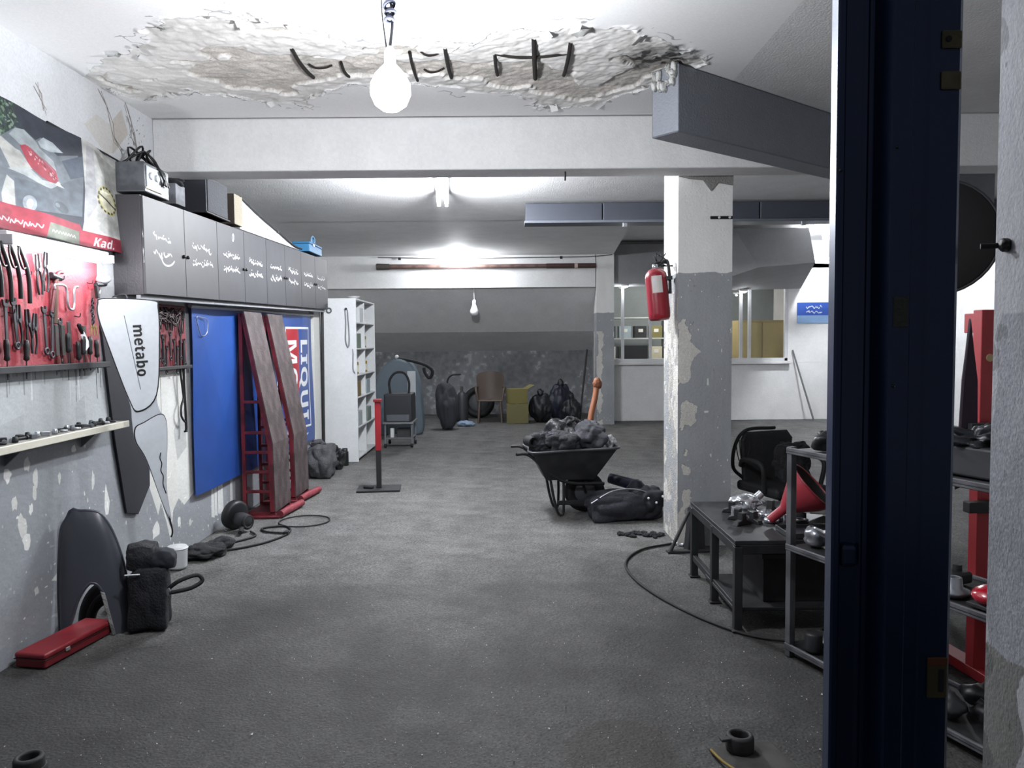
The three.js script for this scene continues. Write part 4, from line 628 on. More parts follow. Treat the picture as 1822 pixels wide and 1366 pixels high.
{ // white tub, dark rags, grinder and flex
  const t = thing('plastic_tub', 'white plastic tub lying on the floor near the wall', 'tub', [-2.36, 0, 5.52], 0.3); obj('tub_body', L([[0.001, 0.004], [0.055, 0.004], [0.064, 0.02], [0.068, 0.13], [0.072, 0.15], [0.064, 0.165], [0.001, 0.17]], 28), M(0xc6c9cb, 0.45), t); obj('rim', xf(new THREE.TorusGeometry(0.07, 0.005, 6, 28), { r: [1.57, 0, 0], p: [0, 0.15, 0] }), M(0xd6d8d9, 0.45), t);
  const rg = thing('oily_rag', 'black oily rags heaped beside the white tub', 'rags', [-2.3, 0, 5.85]); obj('rag_heap', blob(0.15, 0.06, 0.16, 21, 0.35, 2.2, { flat: -0.5, p: [0, 0.03, 0], crease: 0.6 }), blackCloth, rg); obj('rag_fold', blob(0.09, 0.05, 0.14, 25, 0.3, 2, { flat: -0.5, p: [0.04, 0.03, -0.22] }), blackCloth, rg);
  const a = thing('angle_grinder', 'black round machine lying on its side before the red ramp', 'grinder', [-2.33, 0, 6.68], -0.5);
  obj('wheel_guard', xf(L([[0.03, -0.035], [0.1, -0.035], [0.125, -0.02], [0.125, 0.03], [0.1, 0.04], [0.03, 0.04]], 32), { r: [0, 0, Math.PI / 2 - 0.15], p: [-0.03, 0.125, 0] }), M(0x1b1c20, 0.5), a); obj('motor_body', xf(L([[0.001, 0], [0.06, 0.01], [0.07, 0.06], [0.062, 0.12], [0.045, 0.14], [0.001, 0.142]], 24), { r: [0, 0, -Math.PI / 2 - 0.12], p: [0.02, 0.1, 0.03] }), M(0x2b2b2e, 0.5), a); obj('end_ring', xf(new THREE.TorusGeometry(0.05, 0.014, 8, 24), { r: [0, Math.PI / 2, 0], p: [0.15, 0.085, 0.03] }), rubber, a); obj('handle', C([0.12, 0.05, 0.06], [0.2, 0.03, 0.16], 0.022, 0.018), rubber, a);
  obj('chrome_edge', T([[-0.1, 0.03, 0.06], [-0.06, 0.01, 0.09], [-0.02, 0.005, 0.1]], 0.006, 10, 6), bright, a);
  const fx = thing('power_flex', 'black power flex curling on the floor from the grinder', 'cable'); obj('flex', T([[-2.18, 0.012, -6.55], [-2.1, 0.008, -6.42], [-2.3, 0.008, -6.05], [-2.2, 0.008, -5.98], [-1.95, 0.008, -6.2], [-1.85, 0.008, -6.55], [-1.95, 0.008, -6.75], [-2.12, 0.008, -6.68], [-2.05, 0.01, -6.55], [-1.88, 0.008, -6.5]], 0.009, 120, 7), rubber, fx); obj('plug', [B(0.04, 0.03, 0.06, -1.86, 0.016, -6.48)], rubber, fx);
  one('belt_loop', 'thin black drive belt lying open on the floor before the ramps', 'belt', [-1.83, 0.007, 6.95], 0.25, xf(new THREE.TorusGeometry(0.22, 0.006, 6, 60), { r: [Math.PI / 2, 0, 0], s: [1, 1, 1] }), rubber);
  const sk = thing('grey_sack', 'bulging dark grey sack beside the white cabinet', 'sack', [-2.24, 0, 9.3]); obj('sack_body', blob(0.17, 0.22, 0.24, 31, 0.16, 1.8, { flat: -0.85, p: [0, 0.19, 0], crease: 0.35, box: 0.3 }), M(0x4c4d50, 0.9, { bump: 0.006 }), sk); obj('sack_neck', blob(0.08, 0.05, 0.09, 33, 0.3, 2, { p: [-0.03, 0.4, 0.02] }), M(0x45464a, 0.9), sk);
  const s2 = thing('rubbish_bag', 'small crumpled black bag next to the grey sack', 'bag', [-2.18, 0, 9.85]); obj('bag_body', blob(0.12, 0.14, 0.12, 41, 0.25, 2.2, { flat: -0.85, p: [0, 0.12, 0], crease: 0.5 }), M(0x16171a, 0.5), s2); obj('bag_knot', blob(0.03, 0.04, 0.03, 42, 0.3, 2, { p: [0, 0.27, 0], detail: 2 }), M(0x16171a, 0.5), s2);
  const cn = thing('spray_can', 'black can standing before the white cabinet', 'can', [-2.13, 0, 10.15]); obj('can_body', L([[0.001, 0], [0.045, 0], [0.047, 0.01], [0.047, 0.17], [0.04, 0.185], [0.001, 0.186]], 20), M(0x141517, 0.4), cn); obj('can_cap', L([[0.036, 0.184], [0.036, 0.22], [0.001, 0.222]], 18), M(0x1d1e20, 0.5), cn);
}
{ // white shelving cabinet
  const t = thing('shelving_cabinet', 'tall white cabinet with open shelves beside the recess', 'cabinet', [-2.47, 0, 10.4]), wh = M(0xd5d7d9, 0.6), W = 0.47, Ln = 1.45, H = 2.17;
  obj('end_panel', [B(W, H, 0.025, W / 2, H / 2, -0.012)], wh, t); obj('end_panel', [B(W, H, 0.025, W / 2, H / 2, -Ln)], wh, t); obj('back_panel', [B(0.015, H, Ln, 0.008, H / 2, -Ln / 2)], wh, t); obj('divider', [B(W - 0.03, H, 0.02, W / 2 - 0.01, H / 2, -0.75)], wh, t);
  for (const y of [0.04, 0.45, 0.85, 1.15, 1.5, 1.85, 2.16]) for (const z of [-0.385, -1.1]) obj('shelf', [B(W - 0.02, 0.02, z < -0.5 ? 0.68 : 0.7, W / 2, y, z)], wh, t);
  obj('hanging_strap', T([[0.33, 2.02, 0.008], [0.34, 1.85, 0.012], [0.335, 1.6, 0.014], [0.365, 1.52, 0.014], [0.38, 1.6, 0.014], [0.37, 1.9, 0.012], [0.36, 2.02, 0.008]], 0.007, 40, 6), M(0x7c8086, 0.5), t); obj('hook', C([0.345, 2.03, 0], [0.345, 2.03, 0.03], 0.014), steel, t); obj('ring_hook', xf(new THREE.TorusGeometry(0.03, 0.009, 8, 20), { p: [0.12, 2.01, 0.01] }), M(0x55585c, 0.5), t);
  obj('door_pull', T([[0.42, 1.5, 0.004], [0.43, 1.45, 0.02], [0.43, 1.22, 0.02], [0.45, 1.18, 0.01]], 0.006, 16, 6), M(0x8b8e92, 0.4), t);
  const it = [[1.16, -0.3, 0x9c8436, 'tin'], [1.16, -0.95, 0xb9962c, 'tin'], [1.51, -0.9, 0xa89a38, 'tin'], [0.86, -0.25, 0x6f5a33, 'carton'], [0.86, -0.95, 0x8d9aa0, 'carton'], [0.46, -0.3, 0x9aa2a4, 'carton'], [1.51, -0.3, 0x5f6e62, 'carton'], [0.46, -1.0, 0x6d7b74, 'carton'], [1.86, -0.5, 0xc3c6c9, 'carton']];
  const lb = ['brassy tin on a middle shelf of the white cabinet', 'yellow tin at the back of the white cabinet', 'olive tin high in the white cabinet', 'brown carton in the white cabinet', 'grey-blue carton in the white cabinet', 'pale carton low in the white cabinet', 'green carton high in the white cabinet', 'sage carton low at the back of the white cabinet', 'off-white carton on the top shelf of the white cabinet'];
  it.forEach(([y, z, c, k], i) => { const o = thing(k === 'tin' ? 'paint_tin' : 'carton', lb[i], k === 'tin' ? 'tin' : 'box', [-2.12, y, 10.4 - z]); if (k === 'tin') { obj('tin_body', L([[0.001, 0], [0.085, 0], [0.085, 0.16], [0.08, 0.165], [0.001, 0.16]], 20), M(c, 0.35, { metal: 0.4 }), o); obj('tin_label', L([[0.0858, 0.03], [0.0858, 0.12]], 20), M(0xd8d4c2, 0.6), o); } else { obj('box_body', [B(0.2, 0.2, 0.26, 0, 0.1, 0)], M(c, 0.8), o); obj('box_tape', [B(0.03, 0.002, 0.262, 0, 0.201, 0, { plain: true })], M(0xb9ab84, 0.5), o); } });
  one('small_dish', 'small white dish lying on top of the white cabinet', 'dish', [-2.1, 2.175, 10.8], 0, L([[0.001, 0.01], [0.05, 0.01], [0.09, 0.04], [0.095, 0.04], [0.055, 0], [0.001, 0]], 24), M(0xe0e0e0, 0.4));
}
{ // red and black stand
  const t = thing('post_stand', 'slim red and black post standing on a square base plate', 'stand', [-1.41, 0, 8.45], 0.1);
  obj('base_plate', [B(0.46, 0.02, 0.34, 0, 0.01, 0)], M(0x26262a, 0.6, { map: 'grime' }), t); obj('post', [B(0.055, 0.42, 0.055, 0, 0.23, 0)], M(0x1b1b1e, 0.5), t); obj('post_sleeve', [B(0.062, 0.53, 0.062, 0, 0.69, 0)], M(0x8e1622, 0.45), t); obj('top_bracket', [B(0.09, 0.03, 0.09, 0, 0.965, 0)], M(0x6f1119, 0.5), t); obj('hand_tool', C([-0.16, 0.035, 0.02], [-0.06, 0.03, 0.06], 0.016), rubber, t);
}
// ================================================================ THE RECESS
{
  const t = thing('welding_trolley', 'dark welding machine on a grey wheeled trolley by the white cabinet', 'trolley', [-1.66, 0, 12.0]);
  obj('machine_case', [B(0.42, 0.42, 0.5, 0, 0.6, 0, { b: 0.02, seg: 2 })], M(0x23252c, 0.5), t); obj('front_panel', [B(0.34, 0.1, 0.01, 0, 0.45, 0.252)], M(0x55595f, 0.5), t); obj('carry_arch', T([[-0.13, 0.8, 0.1], [-0.14, 1.0, 0.1], [-0.05, 1.12, 0.1], [0.08, 1.12, 0.1], [0.15, 1.0, 0.1], [0.15, 0.8, 0.1]], 0.018, 40, 8), rubber, t); obj('tray', [B(0.46, 0.03, 0.54, 0, 0.375, 0)], M(0x6f7073, 0.6), t);
  for (const x of [-0.2, 0.2]) for (const z of [-0.22, 0.22]) { const l = obj('leg', C([x, 0.06, z], [x, 0.38, z], 0.016), M(0x777a7e, 0.5, { metal: 0.4 }), t); obj('castor', xf(L([[0.001, -0.02], [0.03, -0.018], [0.032, 0], [0.03, 0.018], [0.001, 0.02]], 16), { r: [0, 0, 1.57], p: [x, 0.033, z] }), rubber, l); }
  obj('lower_shelf', [B(0.42, 0.02, 0.46, 0, 0.14, 0)], M(0x66686b, 0.6), t); obj('white_box', [B(0.05, 0.14, 0.1, -0.1, 0.22, 0.15)], M(0xc9cacb, 0.7), t); obj('dark_box', [B(0.2, 0.12, 0.2, 0.06, 0.21, 0)], M(0x333335, 0.7), t);
}
{
  const t = thing('compressor', 'grey-blue curved machine cover with a white panel at the recess', 'machine', [-1.85, 0, 13.6]);
  const g = E(smooth([[-0.45, 0.02], [0.0, 0.0], [0.35, 0.02], [0.36, 0.5], [0.32, 0.9], [0.2, 1.2], [-0.05, 1.3], [-0.28, 1.18], [-0.42, 0.9], [-0.46, 0.5]], 5, 0.4), 0.4, { b: 0.03 }); obj('cover', g, M(0x63707a, 0.4), t); obj('white_panel', [B(0.14, 0.42, 0.02, 0.2, 0.88, 0.205)], M(0xbfc4c8, 0.5), t); obj('hose', T([[-0.05, 1.3, 0.1], [0.2, 1.26, 0.15], [0.45, 1.18, 0.15], [0.55, 1.08, 0.12], [0.5, 0.96, 0.1], [0.42, 1.05, 0.1], [0.4, 1.14, 0.1]], 0.026, 50, 8), rubber, t); obj('white_knob', xf(new THREE.SphereGeometry(0.035, 12, 10), { p: [-0.06, 1.33, 0.1] }), M(0xdddddd, 0.4), t);
  const p = thing('tarpaulin_heap', 'dark tarpaulin draped beside the grey-blue machine', 'tarpaulin', [-1.12, 0, 14.2]); obj('tarp', blob(0.2, 0.46, 0.2, 51, 0.22, 1.6, { flat: -0.9, p: [0, 0.42, 0], crease: 0.45 }), M(0x33343b, 0.85), p);
}
{
  const t = thing('hand_pump', 'thin bent pipe stand in the dark recess', 'pump', [-1.18, 0, 15.2]); obj('pipe', T([[0, 0.02, 0], [0, 0.6, 0], [0.01, 0.85, 0], [0.08, 0.93, 0], [0.26, 0.95, 0]], 0.016, 40, 8), rubber, t); obj('foot', L([[0.001, 0], [0.12, 0], [0.12, 0.03], [0.03, 0.05], [0.001, 0.05]], 20), rubber, t);
  const c = thing('gas_bottle', 'small dark gas bottle in the recess', 'gas bottle', [-0.92, 0, 15.5]); obj('bottle_body', L([[0.001, 0], [0.1, 0], [0.12, 0.04], [0.12, 0.46], [0.08, 0.56], [0.03, 0.6], [0.001, 0.6]], 20), M(0x35373c, 0.5), c); obj('valve', C([0, 0.59, 0], [0, 0.7, 0], 0.03), M(0x4a4a4a, 0.4), c);
  const w = thing('old_tyre', 'old tyre leaning against the recess wall', 'tyre', [-0.62, 0, 16.2]); w.rotation.x = -0.25; obj('tread', xf(L([[0.2, -0.09], [0.28, -0.1], [0.32, -0.08], [0.33, 0], [0.32, 0.08], [0.28, 0.1], [0.2, 0.09], [0.2, -0.09]], 36), { r: [Math.PI / 2, 0, 0], p: [0, 0.33, 0] }), rubber, w); obj('rim', xf(L([[0.001, -0.03], [0.2, -0.06], [0.205, 0.06], [0.001, 0.03]], 30), { r: [Math.PI / 2, 0, 0], p: [0, 0.33, 0] }), M(0x3c3e42, 0.6), w);
  const s = thing('plastic_chair', 'brown plastic armchair standing in the recess', 'chair', [-0.36, 0, 15.4]), br = M(0x5b4f48, 0.55);
  obj('seat', [B(0.48, 0.03, 0.46, 0, 0.43, 0, { b: 0.012 })], br, s); for (const x of [-0.2, 0.2]) for (const z of [-0.18, 0.2]) obj('leg', C([x, 0.42, z], [x * 1.15, 0, z * 1.15], 0.024, 0.02), br, s);
  { const mk = (o) => { const g = new THREE.PlaneGeometry(2, 1, 16, 14), p = g.attributes.position; for (let i = 0; i < p.count; i++) { const v = p.getY(i) + 0.5, w = lerp(0.24, 0.285, v) * (v > 0.85 ? Math.sqrt(1 - 0.35 * ((v - 0.85) / 0.15) ** 2) : 1), x = p.getX(i) * w, y = 0.44 + 0.55 * v - 0.06 * v * (x / 0.28) ** 2; p.setXYZ(i, x, y, o - 0.22 - 0.12 * (y - 0.44) + 1.2 * x * x); } if (o < 0) g.index.array.reverse(); g.computeVertexNormals(); return g; }; obj('backrest', [mk(0), mk(-0.018)], M(0x5b4f48, 0.55, { side: 1 }), s); }
  for (const x of [-1, 1]) obj('armrest', T([[x * 0.25, 0.68, -0.2], [x * 0.28, 0.68, 0.05], [x * 0.27, 0.64, 0.2], [x * 0.24, 0.44, 0.22]], 0.022, 24, 8), br, s);
  const bx1 = thing('cardboard_box', 'olive carton stacked below another in the recess', 'box', [0.17, 0, 15.2]); obj('carton_body', [B(0.42, 0.38, 0.36, 0, 0.19, 0)], M(0x6d6844, 0.8), bx1); obj('carton_tape', [B(0.06, 0.003, 0.362, 0, 0.381, 0, { plain: true })], M(0x8d8660, 0.5), bx1);
  const bx2 = thing('cardboard_box', 'olive carton on top of the stack in the recess, tilted', 'box', [0.16, 0.384, 15.2], 0.3); obj('carton_body', [B(0.34, 0.28, 0.3, 0, 0.14, 0)], M(0x7d7646, 0.8), bx2); obj('flap', [B(0.17, 0.005, 0.3, 0.24, 0.31, 0, { r: [0, 0, 0.5] })], M(0x837c50, 0.8), bx2);
  const lab = ['black rubbish bag next to the olive cartons', 'navy rubbish bag in the middle of the recess heap', 'black rubbish bag beside the leaning stick'];
  [[0.62, 15.3, 0.22, 0.3], [1.05, 15.9, 0.24, 0.38], [1.22, 15.2, 0.2, 0.26]].forEach(([x, d, r, h], i) => { const b = thing('rubbish_bag', lab[i], 'bag', [x, 0, d]); obj('bag_body', blob(r, h, r * 0.9, 60 + i, 0.18, 1.9, { flat: -0.85, p: [0, h * 0.86, 0], crease: 0.45 }), i === 1 ? M(0x1f2333, 0.5) : M(0x1c1d22, 0.5), b); obj('bag_knot', blob(0.06, 0.08, 0.06, 70 + i, 0.3, 2, { p: [0, h * 1.9, 0], detail: 2 }), M(0x1c1d22, 0.5), b); });
  one('wooden_pole', 'dark stick leaning in the corner of the recess', 'stick', [0, 0, 0], 0, C([1.38, 0.01, -15.3], [1.58, 1.4, -15.75], 0.02, 0.018), M(0x2c2826, 0.7));
  one('paper_scrap', 'crumpled blue and white packaging on the recess floor', 'packaging', [-0.8, 0.0, 14.7], 0.3, blob(0.16, 0.06, 0.1, 81, 0.3, 2, { flat: -0.6, p: [0, 0.04, 0] }), M(0x8ba0b8, 0.6));
}
{ // things on the lintel
  const t = thing('wooden_pole', 'long brown wooden pole fixed across the white back wall', 'pole', [0, 0, 14.66]); obj('shaft', C([-2.3, 2.975, 0], [1.62, 2.965, 0], 0.045, 0.036, 12), M(0x6e5650, 0.7, { map: 'grime' }), t); obj('wrapped_end', C([-2.42, 2.975, 0], [-2.18, 2.975, 0], 0.06, 0.052, 12), M(0x56504c, 0.9, { bump: 0.02 }), t); obj('worn_grip', C([0.72, 2.967, 0], [1.64, 2.965, 0], 0.045, 0.045, 12), M(0x4e352e, 0.7, { bump: 0.01 }), t); obj('tape', C([1.24, 2.966, 0], [1.3, 2.966, 0], 0.048), M(0xcdb9b0, 0.6), t);
  const w = thing('ceiling_cable', 'thin cable pinned along the top of the back wall', 'cable', [0, 0, 14.71]); obj('cable', T([[-2.4, 3.15, 0], [-1, 3.12, 0], [0.2, 3.125, 0], [0.9, 3.13, 0], [1.6, 3.14, 0], [1.95, 3.17, 0]], 0.009, 60, 6), M(0x55585c, 0.6), w); for (const x of [-2.0, 1.0]) obj('cable_clip', [B(0.05, 0.05, 0.02, x, 3.125, 0)], rubber, w);
  const b = thing('unlit_bulb', 'unlit white bulb hanging in front of the dark recess', 'bulb', [-0.63, 0, 14.86]); obj('glass', L([[0.001, 2.06], [0.05, 2.07], [0.075, 2.11], [0.08, 2.16], [0.055, 2.22], [0.035, 2.28]], 20), M(0xe9ebee, 0.3), b); obj('bulb_holder', L([[0.036, 2.27], [0.04, 2.3], [0.03, 2.36], [0.001, 2.37]], 16), M(0xdfe1e4, 0.4), b); obj('cord', C([0, 2.36, 0], [0, 2.59, 0.02], 0.008), M(0xcfd1d4, 0.5), b);
}
// ================================================================ WHEELBARROW AND WHAT IT CARRIES
{
  const t = thing('wheelbarrow', 'black steel wheelbarrow heaped with bags beside the column', 'wheelbarrow', [0.56, 0, 7.25], 0.08), bk = M(0x1e1f22, 0.55, { map: 'grime' });
  // tray as four leaning sides and a floor
  const T0 = [[-0.38, 0.6, 0.3], [0.39, 0.63, 0.3], [0.39, 0.63, -0.32], [-0.38, 0.6, -0.32]], B0 = [[-0.24, 0.33, 0.17], [0.2, 0.33, 0.17], [0.2, 0.33, -0.19], [-0.24, 0.33, -0.19]];
  const tri = []; for (let i = 0; i < 4; i++) { const j = (i + 1) % 4; tri.push(B0[i], B0[j], T0[j], B0[i], T0[j], T0[i]); } tri.push(B0[0], B0[2], B0[1], B0[0], B0[3], B0[2]);
  const g = new THREE.BufferGeometry().setFromPoints(tri.map((p) => V3(...p))); g.computeVertexNormals(); obj('tray', g, M(0x232427, 0.5, { map: 'grime', side: 1 }), t);
  obj('rim', T([...T0, T0[0]].flatMap((p, i, a) => i < 4 ? [p, [(p[0] + a[i + 1][0]) / 2, (p[1] + a[i + 1][1]) / 2, (p[2] + a[i + 1][2]) / 2]] : []), 0.012, 60, 7, true), M(0x3a3b3e, 0.5), t);
  for (const z of [0.16, -0.18]) { obj('leg', T([[-0.2, 0.33, z], [-0.16, 0.12, z], [-0.12, 0.012, z], [-0.09, 0.012, z], [-0.08, 0.12, z], [-0.08, 0.33, z]], 0.013, 30, 7), bk, t); obj('handle', T([[0.3, 0.28, z * 0.8], [-0.1, 0.325, z * 1.05], [-0.42, 0.58, z * 1.5], [-0.52, 0.585, z * 1.6]], 0.015, 30, 8), bk, t); obj('fork', C([0.1, 0.31, z * 0.6], [0.14, 0.19, z * 0.3], 0.014), bk, t); }
  obj('brace', [B(0.3, 0.04, 0.02, 0.02, 0.12, 0.16)], bk, t);
  const w = obj('wheel', xf(L([[0.1, -0.035], [0.15, -0.045], [0.185, -0.03], [0.19, 0], [0.185, 0.03], [0.15, 0.045], [0.1, 0.035], [0.1, -0.035]], 30), { r: [Math.PI / 2, 0, 0], p: [0.14, 0.19, 0] }), rubber, t); obj('hub', xf(L([[0.001, -0.04], [0.1, -0.03], [0.1, 0.03], [0.001, 0.04]], 20), { r: [Math.PI / 2, 0, 0], p: [0.14, 0.19, 0] }), M(0x4a4b4f, 0.5), w);
  const heap = [[0.3, 0.66, 7.15, 0.13, 0.1, 'dark grey cloth bundle at the handle end of the barrow', 0x2f3036], [0.52, 0.7, 7.3, 0.2, 0.17, 'black plastic sack in the middle of the barrow heap', 0x17181c], [0.72, 0.71, 7.2, 0.19, 0.13, 'slate grey sack at the wheel end of the barrow', 0x3a3b41], [0.5, 0.67, 7.08, 0.16, 0.1, 'charcoal jacket lying across the barrow', 0x26272c]];
  heap.forEach(([x, y, d, r, h, lb, c], i) => { const o = thing('cloth_bundle', lb, 'bundle', [x, y, d], i); obj('bundle_body', blob(r, h, r * 0.9, 90 + i, 0.22, 2, { crease: 0.55, box: 0.15 }), M(c, i === 1 ? 0.4 : 0.85, { bump: 0.003 }), o); obj('bundle_fold', blob(r * 0.6, h * 0.5, r * 0.4, 100 + i, 0.25, 2.4, { p: [0.04, h * 0.6, 0.05], crease: 0.7 }), M(c, 0.8), o); });
  one('paper_roll', 'grey rolled sheet sticking up out of the barrow', 'roll', [0.4, 0.66, 7.3], 0, [C([0, -0.06, 0], [0.08, 0.19, 0.02], 0.035, 0.03, 16)], M(0x77797e, 0.6));
  one('dark_tube', 'short black pipe end lying in the barrow', 'pipe', [0.2, 0.68, 7.1], 0.4, [xf(L([[0.045, -0.07], [0.05, -0.07], [0.05, 0.07], [0.045, 0.07], [0.03, 0.07], [0.03, -0.07], [0.045, -0.07]], 20), { r: [1.57, 0, 0] })], rubber);
  const st = thing('wooden_club', 'orange-brown wooden handle standing up out of the barrow', 'handle', [0, 0, 0]); obj('shaft', T([[0.75, 0.72, -7.35], [0.78, 0.9, -7.4], [0.82, 1.05, -7.45], [0.84, 1.16, -7.48]], 0.028, 24, 10), M(0x8a5436, 0.55), st); obj('knob_end', blob(0.045, 0.055, 0.04, 111, 0.12, 2, { p: [0.845, 1.18, -7.48] }), M(0x7c4a30, 0.55), st);
  one('white_rag', 'frayed white rag caught on the barrow rim', 'rag', [0.93, 0.66, 7.18], 0.5, blob(0.05, 0.06, 0.03, 121, 0.4, 3, { crease: 1.5 }), M(0xbfc0c2, 0.9));
  const bg = thing('holdall_bag', 'bulky black holdall lying on the floor below the wheelbarrow', 'bag', [1.0, 0, 6.95], 0.1); obj('bag_body', blob(0.27, 0.14, 0.17, 131, 0.14, 1.7, { flat: -0.85, p: [-0.05, 0.12, 0], crease: 0.35, box: 0.3 }), M(0x2a2b33, 0.8, { bump: 0.004 }), bg); obj('side_pocket', blob(0.15, 0.14, 0.14, 133, 0.15, 2, { flat: -0.95, p: [0.22, 0.14, 0.02], crease: 0.4, box: 0.4 }), M(0x171821, 0.75), bg); obj('zip', T([[-0.3, 0.17, 0.12], [-0.1, 0.27, 0.1], [0.1, 0.28, 0.1], [0.3, 0.22, 0.12]], 0.006, 24, 6), bright, bg);
  [[0.2, 0.21, 0.165], [0.27, 0.17, 0.17], [0.33, 0.22, 0.155]].forEach((p) => obj('white_button', xf(new THREE.SphereGeometry(0.011, 10, 8), { p }), M(0xf0f0f0, 0.4), bg));
  const bt = thing('rolled_mat', 'rolled navy mat lying from the barrow to the column', 'mat', [0, 0, 0]); obj('roll', C([0.98, 0.25, -7.6], [1.24, 0.2, -7.42], 0.05, 0.055, 18), M(0x1a1b33, 0.6), bt); obj('roll_end', blob(0.09, 0.09, 0.08, 141, 0.2, 2, { p: [1.18, 0.2, -7.25] }), M(0x151527, 0.7), bt); obj('support_block', [B(0.16, 0.16, 0.16, 1.12, 0.08, -7.4)], rubber, bt);
  const deb = thing('dirt_scrap', 'small heap of black sweepings on the floor by the column', 'sweepings', [1.08, 0, 6.35]), r = rng(71), gs = []; for (let i = 0; i < 40; i++) gs.push(blob(0.012 + 0.02 * r(), 0.008 + 0.01 * r(), 0.012 + 0.02 * r(), i, 0.4, 2, { detail: 1, p: [0.2 * (r() + r() - 1), 0.006, 0.12 * (r() + r() - 1)] })); const q = obj('sweepings', gs, blackCloth, deb); q.userData.kind = 'stuff';
}
{ // hose loop
  const t = thing('air_hose', 'thin black air hose looping across the floor to the steel table', 'hose'); obj('hose', T([[1.27, 0.008, -6.05], [1.0, 0.008, -5.88], [0.83, 0.008, -5.55], [0.82, 0.008, -5.2], [0.93, 0.008, -4.75], [1.1, 0.008, -4.38], [1.28, 0.008, -4.14], [1.44, 0.008, -4.06], [1.7, 0.008, -4.02], [1.95, 0.008, -4.0]], 0.0085, 120, 8), rubber, t); obj('connector', C([1.27, 0.012, -6.05], [1.34, 0.012, -5.98], 0.014), bright, t);
}
{ // extinguisher on the column's left face
  const t = thing('fire_extinguisher', 'red fire extinguisher with a white label hung on the column', 'extinguisher', [1.18, 1.74, 6.12]); t.rotation.z = 0.09; const red = M(0x97202e, 0.28, { clear: 0.6 });
  obj('cylinder', L([[0.001, 0], [0.07, 0.004], [0.083, 0.025], [0.085, 0.06], [0.085, 0.33], [0.08, 0.365], [0.055, 0.395], [0.03, 0.405], [0.001, 0.405]], 32), red, t);
  obj('label', new THREE.CylinderGeometry(0.0858, 0.0858, 0.13, 24, 1, true, -0.62, 0.95).translate(0, 0.28, 0), M(0xd9d5d2, 0.5, { side: 1 }), t);
  obj('valve', L([[0.001, 0.4], [0.024, 0.4], [0.022, 0.435], [0.001, 0.44]], 16), bright, t); obj('lever', T([[-0.02, 0.43, 0], [0.03, 0.45, 0], [0.09, 0.44, 0]], 0.009, 14, 7), rubber, t); obj('hose', T([[0.02, 0.42, 0], [0.09, 0.46, 0], [0.1, 0.36, 0.02], [0.094, 0.2, 0.02]], 0.012, 24, 8), M(0x1a1a1c, 0.6), t); obj('bracket', [B(0.05, 0.03, 0.12, 0.09, 0.32, 0)], M(0x3b3c40, 0.5), t);
  const g = thing('wire_sprig', 'small tangle of wire above the red extinguisher', 'wire', [1.2, 2.17, 6.2]), r = rng(19), k = []; for (let i = 0; i < 7; i++) k.push(T([[0.1 * (r() - 0.5), 0, 0.05 * (r() - 0.5)], [0.1 * (r() - 0.5), 0.04, 0.03], [0.16 * (r() - 0.5), 0.05 + 0.05 * r(), 0]], 0.004, 10, 5)); k.push(C([0.0, 0.0, 0], [0.1, 0.0, 0], 0.006)); obj('wire', k, rubber, g);
}
{ // jack stand at the column foot
  const t = thing('jack_stand', 'black wedge-shaped jack stand at the foot of the column', 'jack stand', [1.38, 0, 5.88], 0.1); obj('upright_wedge', E([[-0.05, 0], [0.09, 0], [0.07, 0.32], [-0.02, 0.32]], 0.1, { b: 0.006 }), M(0x232326, 0.6, { map: 'grime' }), t); obj('strut', C([-0.19, 0.01, 0.06], [-0.03, 0.3, 0.02], 0.016, 0.012, 8), M(0x2f2f31, 0.6), t); obj('foot', [B(0.34, 0.015, 0.06, -0.04, 0.008, 0.05)], M(0x2b2b2d, 0.7), t);
}

